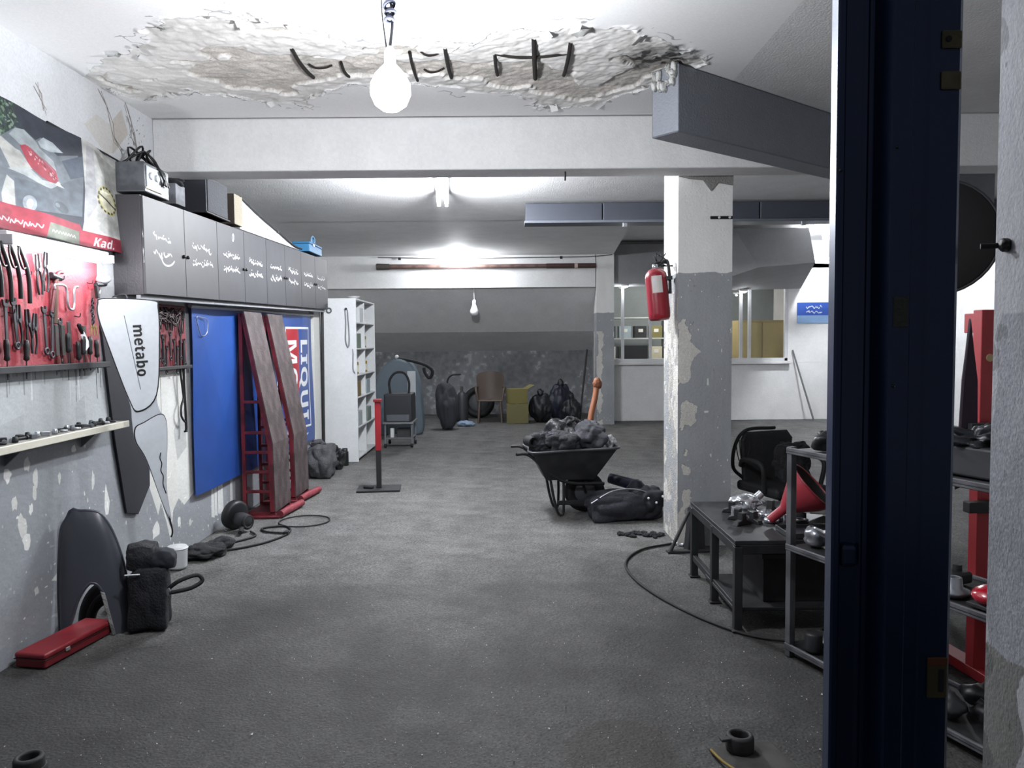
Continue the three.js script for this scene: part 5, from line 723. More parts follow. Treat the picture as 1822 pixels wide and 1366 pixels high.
// ================================================================ RIGHT SIDE
{ // cable duct under the far ceiling
  const t = thing('cable_duct', 'slate grey steel duct crossing under the far bay ceiling', 'duct', [0, 0, 9.2]), m = M(0x4a4e58, 0.5, { metal: 0.2 });
  for (let i = 0; i < 4; i++) { const x0 = i === 0 ? 0.21 : 1.1 + (i - 1) * 1.8, x1 = i === 0 ? 1.09 : 1.1 + i * 1.8 - 0.01; obj('duct_section', [B(x1 - x0, 0.2, 0.24, (x0 + x1) / 2, 3.06, 0, { b: 0.01 })], m, t); }
  obj('bottom_flange', [B(6.3, 0.03, 0.3, 3.35, 2.945, 0)], M(0x6d727c, 0.4, { metal: 0.3 }), t); for (const x of [1.35, 3.4]) obj('hanger_lug', [B(0.05, 0.05, 0.04, x, 2.91, 0.1)], bright, t);
}
{ // steel table
  const t = thing('steel_table', 'low black steel table covered in greasy parts beside the column', 'table', [1.22, 0, 4.2]), m = M(0x202124, 0.55, { map: 'grime' }), W = 0.72, Ln = 1.04;
  obj('tabletop', [B(W, 0.025, Ln, W / 2, 0.492, -Ln / 2)], M(0x333436, 0.5, { map: 'grime', metal: 0.3 }), t); obj('apron', [B(W, 0.05, 0.03, W / 2, 0.455, -0.015)], m, t); obj('apron', [B(0.03, 0.05, Ln, 0.015, 0.455, -Ln / 2)], m, t);
  for (const [x, z] of [[0.02, -0.02], [W - 0.02, -0.02], [0.02, -Ln + 0.02], [W - 0.02, -Ln + 0.02], [0.02, -0.5]]) { const l = obj('leg', [B(0.045, 0.47, 0.045, x, 0.235, z)], m, t); obj('foot_plate', [B(0.07, 0.01, 0.07, x, 0.006, z)], m, l); }
  obj('stretcher', [B(0.03, 0.04, Ln, 0.02, 0.13, -Ln / 2)], m, t); obj('lower_shelf', [B(W, 0.02, Ln * 0.6, W / 2, 0.12, -Ln * 0.32)], m, t);
  const bx = thing('steel_crate', 'dark steel crate on the lower shelf of the table', 'crate', [1.66, 0.131, 4.52]); obj('crate_body', [B(0.5, 0.24, 0.42, 0, 0.12, 0)], M(0x1d1e21, 0.7, { map: 'grime' }), bx); obj('crate_lid', [B(0.52, 0.03, 0.44, 0, 0.256, 0)], M(0x26272b, 0.6), bx);
}
// greasy parts on the table
{
  const r = rng(91), kinds = [
    ['gear_wheel', 'shiny toothed gear on the steel table', 'gear', () => { const p = []; for (let i = 0; i < 32; i++) { const a = i / 32 * 6.283, q = (i % 4 < 2) ? 0.05 : 0.042; p.push([Math.cos(a) * q, Math.sin(a) * q]); } return E(p, 0.022, { b: 0.003, r: [Math.PI / 2, 0, 0], p: [0, 0.011, 0] }); }],
    ['bearing_ring', 'bright bearing ring on the steel table', 'bearing', () => xf(L([[0.024, 0], [0.042, 0], [0.044, 0.01], [0.042, 0.024], [0.024, 0.024], [0.024, 0]], 24), {})],
    ['metal_sleeve', 'short metal sleeve on the steel table', 'sleeve', () => xf(L([[0.02, 0], [0.03, 0], [0.03, 0.06], [0.02, 0.06], [0.02, 0]], 18), {})],
    ['cast_bracket', 'dark cast bracket on the steel table', 'bracket', () => E([[-0.06, 0], [0.06, 0], [0.05, 0.02], [0.02, 0.03], [0.018, 0.07], [-0.018, 0.07], [-0.02, 0.03], [-0.05, 0.02]], 0.04, { b: 0.004 })]];
  const ms = [M(0xc6c9cf, 0.25, { metal: 0.85 }), M(0xa9adb5, 0.3, { metal: 0.8 }), steel, M(0x2a2b2e, 0.5, { map: 'grime' })];
  for (const [sx, sd] of [...scatter(26, 0.42, 0.36, 0.085, r).map(([x, d]) => [1.36 + x, 4.56 + d])]) { const k = Math.floor(r() * 4), a = kinds[k]; one(a[0], a[1], a[2], [sx, 0.506, sd], r() * 3, a[3](), ms[k === 3 ? 3 : Math.floor(r() * 3)], a[2] + 's on the steel table'); }
  one('alloy_casting', 'lump of bright alloy casting on the steel table before the chair', 'casting', [1.52, 0.506, 4.98], 0.4, [blob(0.1, 0.06, 0.08, 151, 0.3, 2.4, { flat: -0.7, p: [0, 0.045, 0] }), C([0.05, 0.05, 0], [0.1, 0.1, 0.02], 0.03, 0.025)], M(0xd2d5da, 0.22, { metal: 0.7 }));
  const tr = thing('parts_tray', 'shallow dark tray on the near end of the steel table', 'tray', [1.7, 0.5055, 4.33]); obj('tray_base', [B(0.36, 0.01, 0.22, 0, 0.005, 0)], steel, tr); obj('tray_lip', [B(0.36, 0.03, 0.008, 0, 0.016, 0.108), B(0.36, 0.03, 0.008, 0, 0.016, -0.108), B(0.008, 0.03, 0.22, 0.178, 0.016, 0), B(0.008, 0.03, 0.22, -0.178, 0.016, 0)].map((q) => q), steel, tr);
  // red funnel with a black mouth
  const f = thing('red_funnel', 'big red funnel with a black mouth lying on the steel table', 'funnel', [1.6, 0.62, 4.5]); f.rotation.set(0.95, 0.5, -0.85);
  obj('cone', L([[0.022, -0.12], [0.024, -0.02], [0.05, 0.02], [0.12, 0.13], [0.15, 0.2], [0.154, 0.2], [0.125, 0.13], [0.054, 0.018], [0.028, -0.02], [0.026, -0.12], [0.022, -0.12]], 36), M(0x9c2f3b, 0.35, { clear: 0.4, side: 1 }), f); obj('inner_lining', L([[0.02, 0.01], [0.047, 0.028], [0.116, 0.136], [0.147, 0.199]], 36), M(0x0f0f11, 0.8, { side: 1 }), f); obj('rim', xf(new THREE.TorusGeometry(0.152, 0.006, 8, 40), { r: [Math.PI / 2, 0, 0], p: [0, 0.2, 0] }), M(0x7d222d, 0.4), f);
  one('white_moulding', 'white plastic moulding beside the red funnel', 'moulding', [1.86, 0.53, 4.72], 0.6, E([[-0.14, 0.1], [-0.1, 0.12], [0.16, -0.0], [0.16, -0.02], [0.02, 0.0], [-0.1, 0.02]], 0.08, { b: 0.006 }), M(0xd9dade, 0.4));
}
{ // black mesh chair behind the table
  const t = thing('office_chair', 'black mesh-backed chair standing behind the steel table', 'chair', [2.12, 0, 6.05], 0.35), bk = M(0x17181a, 0.7);
  obj('seat', [B(0.5, 0.08, 0.5, 0, 0.44, 0, { b: 0.03, seg: 3 })], bk, t); { const g = E([[-0.22, 0.46], [0.22, 0.46], [0.24, 0.8], [0.2, 0.86], [-0.2, 0.86], [-0.25, 0.8]], 0.05, { b: 0.015 }), p = g.attributes.position; for (let i = 0; i < p.count; i++) p.setZ(i, p.getZ(i) - 0.24 + 0.9 * p.getX(i) ** 2); g.computeVertexNormals(); obj('backrest', g, M(0x1e1f21, 0.85, { bump: 0.004 }), t); }
  obj('back_loop', T([[-0.22, 0.5, -0.2], [-0.34, 0.6, -0.16], [-0.3, 0.78, -0.18], [-0.2, 0.87, -0.2], [0.1, 0.88, -0.22]], 0.014, 40, 8), bk, t); for (let i = 0; i < 5; i++) obj('mesh_cord', T([[-0.3 + 0.03 * i, 0.8 + 0.01 * i, -0.18], [-0.29 + 0.03 * i, 0.72, -0.18], [-0.27 + 0.02 * i, 0.64 + 0.01 * i, -0.18]], 0.004, 10, 5), bk, t);
  for (const x of [-1, 1]) obj('armrest', T([[x * 0.26, 0.44, 0.12], [x * 0.29, 0.64, 0.12], [x * 0.29, 0.66, -0.1], [x * 0.24, 0.6, -0.2]], 0.018, 30, 8), bk, t); obj('gas_lift', C([0, 0.08, 0], [0, 0.42, 0], 0.028), rubber, t); for (let i = 0; i < 5; i++) { const a = i * 1.2566, l = obj('base_spoke', C([0, 0.09, 0], [0.27 * Math.cos(a), 0.06, 0.27 * Math.sin(a)], 0.022, 0.016, 8), bk, t); obj('castor', xf(new THREE.SphereGeometry(0.028, 10, 8), { p: [0.27 * Math.cos(a), 0.029, 0.27 * Math.sin(a)] }), rubber, l); }
  const b = thing('rucksack', 'black rucksack propped on the seat of the mesh chair', 'bag', [2.16, 0.485, 5.98], 0.3); obj('bag_body', blob(0.15, 0.16, 0.09, 161, 0.15, 1.8, { flat: -0.95, p: [0, 0.16, 0.02], crease: 0.8, box: 0.4 }), blackCloth, b); obj('reflector_tab', [B(0.012, 0.03, 0.006, -0.06, 0.24, 0.118)], M(0xd8d8d8, 0.4), b);
}
// ---- rack on the right
{
  const t = thing('steel_rack', 'worn steel rack loaded with oily parts beside the blue gate', 'rack', [1.38, 0, 3.89], 0.349), m = M(0x55565a, 0.6, { map: 'grime' }), W = 0.4, Ln = 1.2;
  for (const [x, z] of [[0.02, 0.02], [W - 0.02, 0.02], [0.02, Ln - 0.02], [W - 0.02, Ln - 0.02]]) obj('upright', [B(0.035, 1.06, 0.035, x, 0.53, z)], m, t);
  for (const y of [0.06, 0.565, 1.05]) { const s = obj('shelf', [B(W, 0.012, Ln, W / 2, y - 0.012, Ln / 2)], y > 1 ? M(0x2e2f33, 0.6, { map: 'grime' }) : M(0x1c1d20, 0.55, { map: 'grime' }), t); for (const x of [0.008, W - 0.008]) obj('edge_angle', [B(0.016, 0.032, Ln, x, y - 0.01, Ln / 2)], m, s); }
  const at = (x, y, z) => { const c = Math.cos(0.349), s = Math.sin(0.349); return [1.38 + x * c + z * s, y, 3.89 - (-x * s + z * c)]; };
  const r = rng(103), dk = [M(0x1c1d20, 0.45, { map: 'grime' }), M(0x2c2d31, 0.5, { map: 'grime' }), M(0x101114, 0.4), steel, M(0x8f9298, 0.3, { metal: 0.7 })];
  const kinds = [['engine_part', 'engine part', () => join([blob(0.06, 0.05, 0.06, Math.floor(r() * 99), 0.3, 2, { flat: -0.8, p: [0, 0.04, 0], detail: 3 }), C([0, 0.04, 0], [0.05, 0.075, 0.03], 0.02)])], ['valve_cover', 'valve cover', () => join([B(0.16, 0.05, 0.09, 0, 0.025, 0, { b: 0.012 }), C([0.04, 0.05, 0], [0.04, 0.075, 0], 0.018)])], ['bearing_hub', 'bearing hub', () => L([[0.02, 0], [0.06, 0], [0.06, 0.02], [0.035, 0.03], [0.03, 0.07], [0.02, 0.07], [0.02, 0]], 18)], ['oil_filter', 'oil filter', () => L([[0.001, 0], [0.038, 0], [0.042, 0.012], [0.042, 0.085], [0.034, 0.098], [0.001, 0.1]], 18)]];
  const sh = [['top', 1.05], ['middle', 0.566], ['bottom', 0.06]];
  for (const [nm, y] of sh) for (const [sx, sz] of [...scatter(6, 0.2, 0.36, 0.12, r).map(([a, b]) => [a - 0.03, b - 0.03]), ...scatter(6, 0.22, 0.4, 0.15, r).map(([a, b]) => [a, b + 0.5])]) { const lz = 0.09 + sz; if ((nm === 'middle' && ((lz > 0.12 && lz < 0.2) || (lz > 0.5 && lz < 0.74) || lz > 0.92)) || (nm === 'top' && lz > 0.72) || (nm === 'bottom' && lz > 0.42 && lz < 0.72)) continue; const k = Math.floor(r() * 4), a = kinds[k], [x, yy, d] = at(0.09 + sx, y, lz); one(a[0], 'oily ' + a[1] + ' on the ' + nm + ' shelf of the steel rack', a[1].split(' ').pop(), [x, yy, d], r() * 3, a[2](), dk[Math.floor(r() * (nm === 'middle' ? 5 : 4))], a[1] + 's on the ' + nm + ' rack shelf'); }
  { const [x, y, d] = at(0.26, 0.566, 0.14); one('alloy_cover', 'bright pointed alloy cover at the end of the middle rack shelf', 'cover', [x, y, d], 0.9, [E([[-0.16, 0], [0.02, -0.06], [0.16, -0.05], [0.16, 0.05], [0.0, 0.06]], 0.04, { b: 0.008, r: [-Math.PI / 2, 0, 0], p: [0, 0.022, 0] })], M(0xa9b4c2, 0.25, { metal: 0.75 })); }
  { const [x, y, d] = at(0.24, 0.566, 0.62); const o = thing('oil_bottle', 'olive oil bottle with a yellow cap on the rack', 'bottle', [x, y, d]); obj('bottle_body', L([[0.001, 0], [0.045, 0], [0.05, 0.02], [0.05, 0.12], [0.02, 0.16], [0.02, 0.18], [0.001, 0.18]], 20), M(0x6d6d35, 0.35), o); obj('cap', C([0, 0.175, 0], [0, 0.205, 0], 0.024), M(0xc4a52a, 0.45), o); }
  { const [x, y, d] = at(0.2, 0.06, 0.5); const o = thing('battery_box', 'black battery with a white label on the bottom rack shelf', 'battery', [x + 0.02, y + 0.13, d], 0.35); o.position.y = y; obj('battery_case', [B(0.24, 0.2, 0.18, 0.02, 0.1, -0.06)], M(0x15161a, 0.5), o); obj('label', [B(0.004, 0.04, 0.08, -0.102, 0.14, -0.02)], M(0xdfe0e4, 0.5), o); obj('terminal', C([-0.04, 0.2, -0.02], [-0.04, 0.225, -0.02], 0.012), bright, o); }
  { const [x, y, d] = at(0.22, 1.05, 0.9); const o = thing('parts_bin', 'dark bin of greasy scraps on top of the rack', 'bin', [x, y, d], 0.35); obj('bin_body', [B(0.26, 0.12, 0.3, 0, 0.06, 0, { b: 0.012 })], M(0x2a2b2f, 0.6), o); obj('scraps', blob(0.12, 0.06, 0.13, 171, 0.5, 3, { p: [0, 0.13, 0], crease: 0.7 }), M(0x3b3d42, 0.45, { metal: 0.5, map: 'grime' }), o); }
  { const [x, y, d] = at(0.12, 0.566, 1.05); const o = thing('red_lamp', 'glossy red tail lamp on the middle shelf of the rack', 'lamp lens', [x, y, d], 0.35); obj('lens', blob(0.09, 0.04, 0.07, 181, 0.08, 1, { p: [0, 0.045, 0] }), M(0xa3162c, 0.15, { clear: 0.8 }), o); obj('lamp_back', [B(0.16, 0.016, 0.12, 0, 0.008, 0)], rubber, o); }
}
{ // red press behind the rack
  const t = thing('shop_press', 'red steel press frame standing behind the rack by the gate', 'press', [2.2, 0, 3.62], 0.1), red = M(0xa53036, 0.45), dk = M(0x242528, 0.6, { map: 'grime' });
  for (const x of [0, 0.62]) { const u = obj('upright', [B(0.085, 1.72, 0.06, x, 0.86, 0)], red, t); obj('bolt_hole', C([x, 1.5, 0.028], [x, 1.5, 0.034], 0.018, 0.018, 14), M(0xb9a27a, 0.6), u); }
  obj('crossbeam', [B(0.7, 0.09, 0.09, 0.31, 1.66, -0.05)], red, t); for (const y of [1.18, 0.82]) obj('bed_bar', [B(0.8, 0.05, 0.05, 0.28, y, 0.06)], dk, t);
  obj('ram', C([0.31, 1.2, -0.02], [0.31, 1.62, -0.02], 0.04), bright, t); for (const x of [0, 0.62]) obj('foot', [B(0.09, 0.05, 0.6, x, 0.025, 0)], red, t); obj('brace', C([0.0, 0.45, 0], [0.0, 0.04, 0.28], 0.02, 0.02, 8), red, t);
  const c = thing('purple_cloth', 'dark purple cloth hanging on the red press', 'cloth', [2.09, 0.9, 3.56]); { const g = E([[-0.05, 0.0], [0.05, 0.05], [0.04, 0.5], [0.0, 0.78], [-0.03, 0.5]], 0.02, { b: 0.006 }); obj('cloth_fold', g, M(0x2b1f2c, 0.9), c); obj('cloth_hem', T([[-0.05, 0.01, 0.008], [0, 0.03, 0.01], [0.05, 0.055, 0.008]], 0.006, 10, 6), M(0x3a2c3a, 0.9), c); }
  const y = thing('yellow_panel', 'mustard yellow board leaning behind the red press', 'board', [2.08, 0, 4.05], 0.2); obj('board', [B(0.16, 1.72, 0.02, 0, 0.86, 0)], M(0x8f8237, 0.7), y); obj('board_edge', [B(0.01, 1.72, 0.03, 0.083, 0.86, 0)], M(0xd9d6cc, 0.6), y);
  const f = thing('pedestal_fan', 'black round pedestal fan half hidden by the blue gate', 'fan', [2.62, 0, 4.85], -0.45); obj('fan_shroud', xf(L([[0.001, -0.07], [0.28, -0.06], [0.34, -0.03], [0.35, 0.02], [0.33, 0.05], [0.2, 0.07], [0.001, 0.075]], 32), { r: [Math.PI / 2, 0, 0], p: [0, 2.2, 0] }), M(0x0b0c0e, 0.8), f); obj('pole', C([0, 0.04, -0.05], [0, 2.1, -0.05], 0.024), rubber, f); obj('foot', L([[0.001, 0], [0.22, 0], [0.22, 0.02], [0.05, 0.05], [0.001, 0.05]], 24), rubber, f); obj('motor', C([0, 2.2, -0.2], [0, 2.2, -0.06], 0.07, 0.08, 16), rubber, f); obj('guard_ring', xf(new THREE.TorusGeometry(0.345, 0.01, 6, 40), { p: [0, 2.2, 0.03] }), M(0x303136, 0.5), f);
  const j = thing('blue_jack', 'blue trolley jack tube lying on the floor under the rack', 'jack', [2.62, 0, 2.9], 0.4); obj('tube', C([-0.3, 0.3, 0], [0.3, 0.32, 0.05], 0.045, 0.045, 18), M(0x1d3f63, 0.4), j); obj('frame', [B(0.66, 0.06, 0.12, 0, 0.2, 0.02)], M(0x1d1e22, 0.6), j); for (const x of [-0.26, 0.26]) obj('red_leg', C([x, 0.22, 0], [x * 1.25, 0.0, 0.2], 0.03, 0.022, 10), M(0x8c2a26, 0.5), j); obj('wheel', xf(L([[0.001, -0.03], [0.06, -0.03], [0.065, 0], [0.06, 0.03], [0.001, 0.03]], 20), { r: [1.57, 0, 0], p: [0.0, 0.066, -0.08] }), rubber, j); obj('axle_post', [B(0.05, 0.14, 0.03, 0, 0.14, -0.05)], rubber, j);
}
// ---- blue gate leaf, folded back on its hinge, edge towards us
{
  const blue = new THREE.MeshPhysicalMaterial({ color: 0x1a2f52, map: mottle3, roughness: 0.3, metalness: 0.5, clearcoat: 0.6, clearcoatRoughness: 0.2 });
  const g = new THREE.Group(); g.name = 'door_1'; scene.add(g); g.position.set(0.675, 0, -1.66); struct(g, 'dark blue pressed steel gate leaf standing open');
  // plan of the pressed profile, x across, z towards us
  const prof = [[0, 0.0], [0, 0.03], [0.004, 0.034], [0.014, 0.034], [0.018, 0.03], [0.02, 0.014], [0.058, 0.014], [0.064, 0.019], [0.067, 0.019], [0.073, 0.014], [0.082, 0.014], [0.1, 0.058], [0.104, 0.061], [0.14, 0.06], [0.144, 0.056], [0.17, 0.056], [0.174, 0.06], [0.232, 0.06], [0.24, 0.054], [0.24, 0.0]];
  obj('leaf_frame', xf(E(prof, 2.95), { r: [Math.PI / 2, 0, 0], p: [0, 1.49, 0] }), blue, g);
  const brass = M(0x6f674b, 0.5, { metal: 0.5, map: 'grime' });
  obj('lock_plate', [B(0.04, 0.035, 0.006, 0.214, 2.19, 0.062)], brass, g); obj('lock_plate', [B(0.04, 0.036, 0.006, 0.214, 2.11, 0.062)], brass, g); obj('keyhole', C([0.206, 2.19, 0.06], [0.206, 2.19, 0.067], 0.006), rubber, g);
  obj('worn_label', [B(0.03, 0.062, 0.002, 0.122, 1.65, 0.0615)], M(0x4c4d44, 0.8, { bump: 0.004 }), g);
  const st = obj('strike_plate', [B(0.042, 0.085, 0.006, 0.212, 0.89, 0.061)], M(0x5c5236, 0.5, { metal: 0.5 }), g); obj('strike_slot', [B(0.014, 0.05, 0.008, 0.22, 0.885, 0.062)], rubber, st); obj('rusty_edge', [B(0.042, 0.018, 0.007, 0.212, 0.925, 0.0615)], M(0x6a3a1e, 0.8), st);
  obj('channel_stop', [B(0.038, 0.05, 0.024, 0.04, 1.14, 0.02, { b: 0.014, seg: 3 })], blue, g); for (const [x, y, z] of [[0.11, 1.98, 0.061], [0.11, 1.5, 0.061], [0.008, 1.94, 0.034]]) obj('rivet', xf(new THREE.SphereGeometry(0.004, 8, 6), { p: [x, y, z] }), M(0x222833, 0.4), g);
  const bt = thing('gate_bolt', 'black bolt knob sticking out of the plastered gate jamb', 'bolt', [1.05, 1.79, 1.66]); obj('rod', C([-0.045, 0, -0.02], [0.002, 0, 0], 0.006), rubber, bt); obj('knob', blob(0.012, 0.015, 0.015, 191, 0.1, 2, { p: [-0.006, 0, 0] }), M(0x1a1416, 0.5), bt);
}
// ---- pipe sockets set in the floor by the gate
{
  const mk = (pos, label, turn) => { const t = thing('gate_socket', label, 'socket', pos, turn); obj('collar', L([[0.034, 0.0], [0.05, 0.0], [0.054, 0.02], [0.053, 0.06], [0.047, 0.07], [0.036, 0.07], [0.034, 0.06], [0.034, 0]], 30), M(0x2a2a2b, 0.7, { map: 'grime' }), t); return t; };
  const a = mk([0.88, 0.008, 2.95], 'dark steel floor socket with a small tongue near the blue gate', 0.2); obj('tongue', [B(0.04, 0.012, 0.025, -0.065, 0.06, 0.01)], M(0x2a2a2b, 0.7), a); obj('base_plate', [B(0.26, 0.012, 0.24, 0.02, 0.0, 0.08)], M(0x3a3936, 0.8, { map: 'grime' }), a); obj('yellow_edge', T([[-0.11, 0.008, -0.02], [-0.105, 0.008, 0.06], [-0.085, 0.008, 0.14], [-0.07, 0.008, 0.2]], 0.006, 20, 6), M(0x7a672c, 0.8), a);
  const b = mk([-1.8, 0, 2.86], 'dark steel floor socket alone on the open floor by the wall', 0); obj('sleeve', L([[0.05, 0], [0.062, 0], [0.058, 0.03], [0.05, 0.03]], 28), M(0x2c2d2e, 0.7), b);
}
{ // far right wall
  const t = thing('wall_sign', 'small blue sign with white writing on the far white wall', 'sign', [5.95, 2.08, 15.335]); obj('plate', [B(0.64, 0.4, 0.012, 0, 0, 0)], M(0x2f56b0, 0.45), t); obj('pale_foot', [B(0.64, 0.15, 0.003, 0, -0.125, 0.0075, { plain: true })], M(0x8fb2dc, 0.45), t);
  const r = rng(66), k = []; for (let row = 0; row < 2; row++) for (let i = 0; i < 7; i++) k.push(T([[-0.15 + i * 0.045, 0.12 - row * 0.1, 0.008], [-0.14 + i * 0.045, 0.12 - row * 0.1 + 0.06 * (r() - 0.5), 0.008], [-0.125 + i * 0.045, 0.1 - row * 0.1 + 0.06 * (r() - 0.3), 0.008], [-0.11 + i * 0.045, 0.11 - row * 0.1, 0.008]], 0.007, 10, 5)); const w = obj('white_writing', k, M(0xeef1f6, 0.5), t); w.userData.kind = 'stuff';
  one('broom_stick', 'thin grey stick leaning against the far white wall', 'stick', [0, 0, 0], 0, C([5.85, 0.01, -15.0], [5.54, 1.36, -15.31], 0.018, 0.016, 10), M(0x6a6c6e, 0.6));
  // inside the office
  const c = thing('office_cabinet', 'tan cabinet seen through the right office window', 'cabinet', [5.15, 0.06, 16.2]); obj('cabinet_body', [B(0.95, 1.9, 0.45, 0, 0.95, 0)], M(0xa89868, 0.7), c); obj('cabinet_door', [B(0.44, 1.8, 0.02, -0.23, 0.95, 0.235)], M(0xb3a472, 0.65), c); obj('cabinet_door', [B(0.44, 1.8, 0.02, 0.23, 0.95, 0.235)], M(0xad9d6c, 0.65), c);
  const s = thing('office_shelf', 'grey shelving seen through the left office window', 'shelving', [2.75, 0.06, 17.4]); for (const x of [-0.7, 0.7]) obj('upright', [B(0.05, 2.1, 0.4, x, 1.05, 0)], M(0x8b9294, 0.6), s); for (const y of [0.6, 1.1, 1.55, 2.0]) obj('shelf_board', [B(1.4, 0.03, 0.4, 0, y, 0)], M(0xb9bfc0, 0.6), s);
  const bl = ['white', 'dark green', 'grey', 'cream', 'navy', 'pale blue', 'black', 'olive'], bc = [0xd9dcdc, 0x2b3b36, 0x7c8488, 0xcfc9b0, 0x23293a, 0x9fb2bd, 0x1d1f22, 0x77723f];
  let q = 0; for (const y of [1.115, 1.565]) for (let i = 0; i < 4; i++) { const o = thing('file_box', bl[q] + ' file box on the shelves behind the left office window', 'box', [2.22 + i * 0.34, 0.06 + y, 17.36]); obj('box_body', [B(0.26, 0.26, 0.28, 0, 0.13, 0)], M(bc[q], 0.6), o); obj('box_label', [B(0.1, 0.07, 0.004, 0, 0.16, 0.142)], M(0xe3e3de, 0.6), o); q++; }
  const d = thing('office_desk', 'desk with a screen behind the left office window', 'desk', [2.8, 0.06, 16.1]); obj('desk_top', [B(1.2, 0.04, 0.5, 0, 0.95, 0)], M(0x8d8f8c, 0.6), d); for (const x of [-0.55, 0.55]) obj('side_panel', [B(0.03, 0.93, 0.48, x, 0.465, 0)], M(0x6f7270, 0.6), d);
  const m = thing('computer_screen', 'dark screen standing on the office desk', 'screen', [2.6, 1.03, 16.1]); obj('screen_panel', [B(0.5, 0.32, 0.04, 0, 0.28, 0)], M(0x14161c, 0.3), m); obj('screen_stand', [B(0.2, 0.02, 0.16, 0, 0.01, 0), B(0.04, 0.14, 0.03, 0, 0.08, 0)], M(0x222428, 0.5), m);
}
{ // paint flakes and grit on the floor
  const n = 1300, r = rng(123), im = new THREE.InstancedMesh(new THREE.TetrahedronGeometry(1, 0), M(0xb9b8b2, 0.8, { map: false }), n), q = new THREE.Quaternion(), mm = new THREE.Matrix4();
  for (let i = 0; i < n; i++) { const x = -2.3 + 3.9 * r(), d = 2.5 + 2.6 * r() * r(), s = 0.0013 + 0.005 * r() * r() * r(); q.setFromEuler(new THREE.Euler(r() * 6, r() * 6, r() * 6)); im.setMatrixAt(i, mm.compose(V3(x, 0.002, -d), q, V3(s * 1.6, s * 0.8, s * 1.2))); }
  im.name = 'floor_grit'; im.castShadow = im.receiveShadow = true; scene.add(im); tag(im, 'pale paint crumbs and grit scattered on the dark floor', 'grit'); im.userData.kind = 'stuff';
  const wedge = thing('hanging_plaster', 'grey plaster scrap hanging from the ceiling near the bare bulb', 'plaster', [-0.83, 3.18, 3.62]); obj('scrap', E([[-0.05, 0.01], [0.06, 0.01], [0.045, -0.05], [0.02, -0.1], [-0.035, -0.1]], 0.012, { b: 0.003 }), M(0x8f959c, 0.9), wedge); obj('scrap_root', blob(0.06, 0.012, 0.03, 195, 0.3, 2, { detail: 2, p: [0, 0.0, 0] }), M(0xa9adb1, 0.9), wedge);
}

// ================================================================ LAMPS
const cold = new THREE.Color(0.93, 0.96, 1.0);
function litLamp(parent, l) { parent.add(l); return l; }
{ // bare bulb on a frayed cord in the first bay
  const t = thing('pendant_bulb', 'glowing bare bulb hanging on a frayed cord from the damaged ceiling', 'lamp', [-0.48, 0, 3.34]);
  obj('bulb', L([[0.001, 2.555], [0.035, 2.56], [0.066, 2.583], [0.084, 2.625], [0.083, 2.665], [0.064, 2.705], [0.034, 2.738], [0.022, 2.75]], 32), glow(0.95, 0.97, 1, 14), t);
  obj('socket', L([[0.021, 2.745], [0.024, 2.75], [0.024, 2.8], [0.012, 2.82], [0.001, 2.82]], 20), M(0xdadada, 0.5), t);
  obj('cord', T([[0, 2.81, 0], [0.012, 2.95, -0.01], [-0.008, 3.08, 0], [0, 3.19, 0]], 0.006, 20, 6), M(0x3a3c44, 0.7), t);
  obj('cord', T([[-0.012, 2.8, 0], [-0.028, 2.95, 0.01], [-0.03, 3.06, 0.02], [-0.05, 3.19, 0.03]], 0.003, 20, 6), M(0x1d1e24, 0.7), t);
  const wrap = []; for (let i = 0; i < 9; i++) wrap.push(xf(new THREE.TorusGeometry(0.016 + 0.003 * (i % 3), 0.008, 6, 14), { p: [0.004 * (i % 2), 2.93 + i * 0.03, -0.005], r: [1.3 + 0.2 * (i % 2), 0.2 * i, 0] }));
  obj('tape_wrap', wrap, M(0x55586a, 0.8, { map: 'grime' }), t);
  litLamp(t, lamp(0, 2.65, 0, LIGHT.main, cold, 3));
}
{ // twin tube fitting in the second bay
  const t = thing('tube_light', 'twin fluorescent tube fitting under the far bay ceiling', 'lamp', [-0.56, 0, 6.85], 0.075);
  obj('mounting_box', [B(0.1, 0.045, 1.5, 0, 3.12, -0.75)], M(0xc9cbcf, 0.6), t);
  for (const s of [-1, 1]) { const q = obj('tube', C([s * 0.04, 3.03, -0.04], [s * 0.04, 3.03, -1.46], 0.02, 0.02, 16), glow(0.93, 0.97, 1, 9), t); for (const z of [-0.02, -1.48]) obj('end_cap', [B(0.036, 0.12, 0.03, s * 0.04, 3.06, z)], M(0x8d9198, 0.6), t); }
  for (const z of [-0.2, -1.3]) obj('hanging_chain', C([0, 3.14, z], [0, 3.19, z], 0.006), M(0x777b80, 0.5), t);
  for (const z of [-0.25, -0.75, -1.25]) litLamp(t, lamp(0, 2.985, -z, LIGHT.tube / 3, cold, 2)).position.z = z;
}
{ // round ceiling lamp near the back wall
  const t = thing('ceiling_lamp', 'round glowing ceiling lamp above the wooden pole', 'lamp', [-0.9, 0, 14.32]);
  obj('lamp_base', L([[0.001, 3.18], [0.12, 3.18], [0.12, 3.15], [0.001, 3.15]], 28), M(0xcfcfcf, 0.6), t);
  obj('globe', L([[0.001, 2.95], [0.1, 2.97], [0.165, 3.03], [0.17, 3.08], [0.12, 3.15]], 28), glow(0.95, 0.97, 1, 9), t);
  litLamp(t, lamp(0, 3.05, 0, LIGHT.back, cold, 5));
}
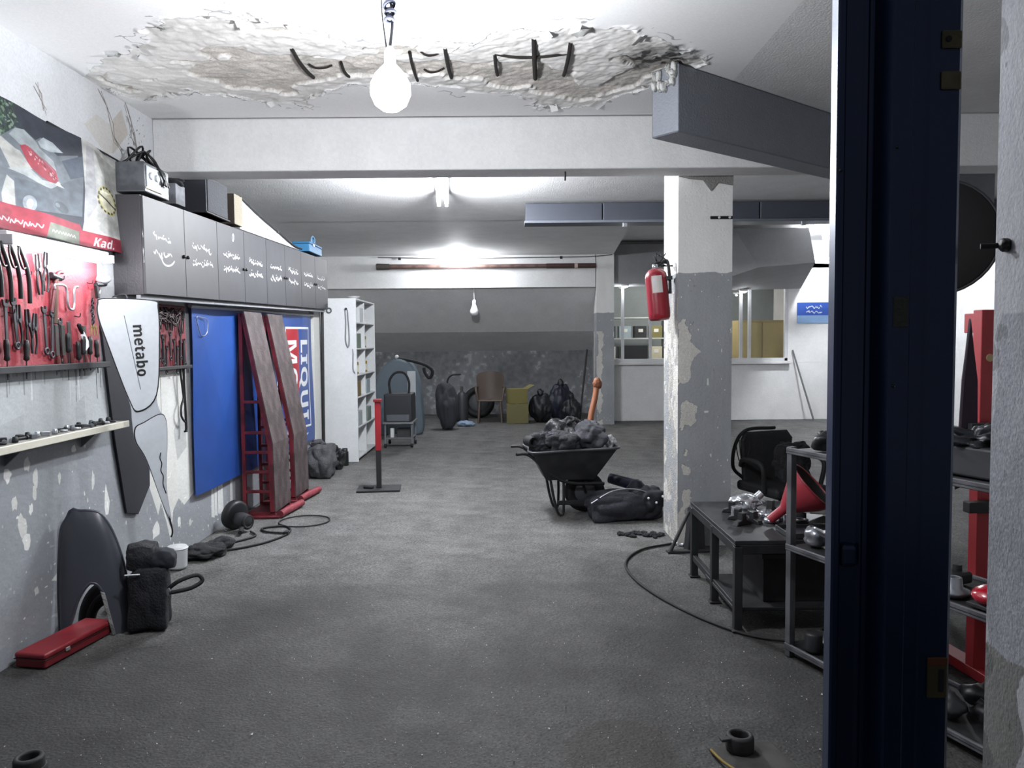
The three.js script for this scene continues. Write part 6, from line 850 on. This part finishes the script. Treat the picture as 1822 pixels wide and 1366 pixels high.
{ // work light over the tool board
  const t = thing('work_light', 'fluorescent batten fixed to the wall above the red tool board', 'lamp', [-2.42, 2.1, 4.82]);
  obj('housing', [B(0.05, 0.05, 0.98, -0.03, 0.03, 0.47)], M(0xdadcde, 0.6), t);
  obj('tube', C([0.02, 0.0, 0.02], [0.02, 0.0, 0.94], 0.016, 0.016, 14), glow(0.95, 0.96, 1, 10), t);
  for (const z of [0, 0.96]) obj('end_cap', [B(0.06, 0.05, 0.03, 0.0, 0.01, z)], M(0xb9bbc0, 0.6), t);
  for (const z of [0.18, 0.48, 0.78]) litLamp(t, lamp(0.06, -0.035, 0, LIGHT.wall / 3, cold, 1)).position.z = z;
}
{ // bulb in the right bay
  const t = thing('pendant_bulb', 'small glowing bulb under the high ceiling beside the stair soffit', 'lamp', [5.42, 0.14, 13.4]);
  obj('bulb', L([[0.001, 3.09], [0.05, 3.1], [0.085, 3.14], [0.09, 3.19], [0.06, 3.25], [0.025, 3.3]], 24), glow(0.95, 0.97, 1, 12), t);
  obj('socket', L([[0.026, 3.29], [0.03, 3.3], [0.03, 3.34], [0.001, 3.34]], 16), M(0xcccccc, 0.5), t); obj('ceiling_rose', C([0, 3.33, 0], [0, 3.345, 0], 0.05), M(0xb5b5b5, 0.5), t);
  litLamp(t, lamp(0, 3.18, 0, LIGHT.right, cold, 4));
}
{ // lamp in the passage and the one inside the office
  const t = thing('tube_light', 'short glowing tube light under the soffit at the far right', 'lamp', [5.55, 2.92, 13.9], 0.3);
  obj('housing', [B(0.34, 0.05, 0.08, 0, 0.06, 0)], M(0xcccccc, 0.6), t); obj('tube', C([-0.15, 0, 0], [0.15, 0, 0], 0.022, 0.022, 12), glow(0.95, 0.97, 1, 8), t); obj('hanger', C([0, 0.08, 0], [0, 0.58, 0], 0.006), M(0x555555), t);
  const o = thing('ceiling_lamp', 'lamp inside the office behind the windows', 'lamp', [3.6, 2.94, 16.6]);
  obj('globe', L([[0.001, -0.14], [0.08, -0.12], [0.13, -0.06], [0.12, 0]], 20), glow(1, 0.97, 0.9, 5), o); litLamp(o, lamp(0, -0.07, 0, LIGHT.office, new THREE.Color(1, 0.97, 0.9), 4));
}
for (const [x, y, d, lb] of [[4.53, 2.5, 15.16, 'tiny added light imitating a bulb reflected at the head of the right office window'], [2.26, 2.62, 15.2, 'tiny added light imitating a bulb reflected at the head of the left office window']]) {
  const t = thing('reflection_light', lb, 'lamp', [x, y, d]); obj('housing', L([[0.001, 0.05], [0.06, 0.05], [0.075, 0.0], [0.001, 0.0]], 20), M(0xcccccc, 0.5), t); obj('lens', L([[0.001, -0.035], [0.05, -0.025], [0.07, 0.0]], 20), glow(0.96, 0.98, 1, 6), t); obj('bracket', [B(0.03, 0.03, 0.14, 0, 0.04, -0.09)], M(0x888888, 0.5), t);
  litLamp(t, lamp(0, -0.05, 0, 0.35, cold, 1));  // added glowing discs and lights imitate bulb reflections in the window glass
}
renderer.render(scene, camera);
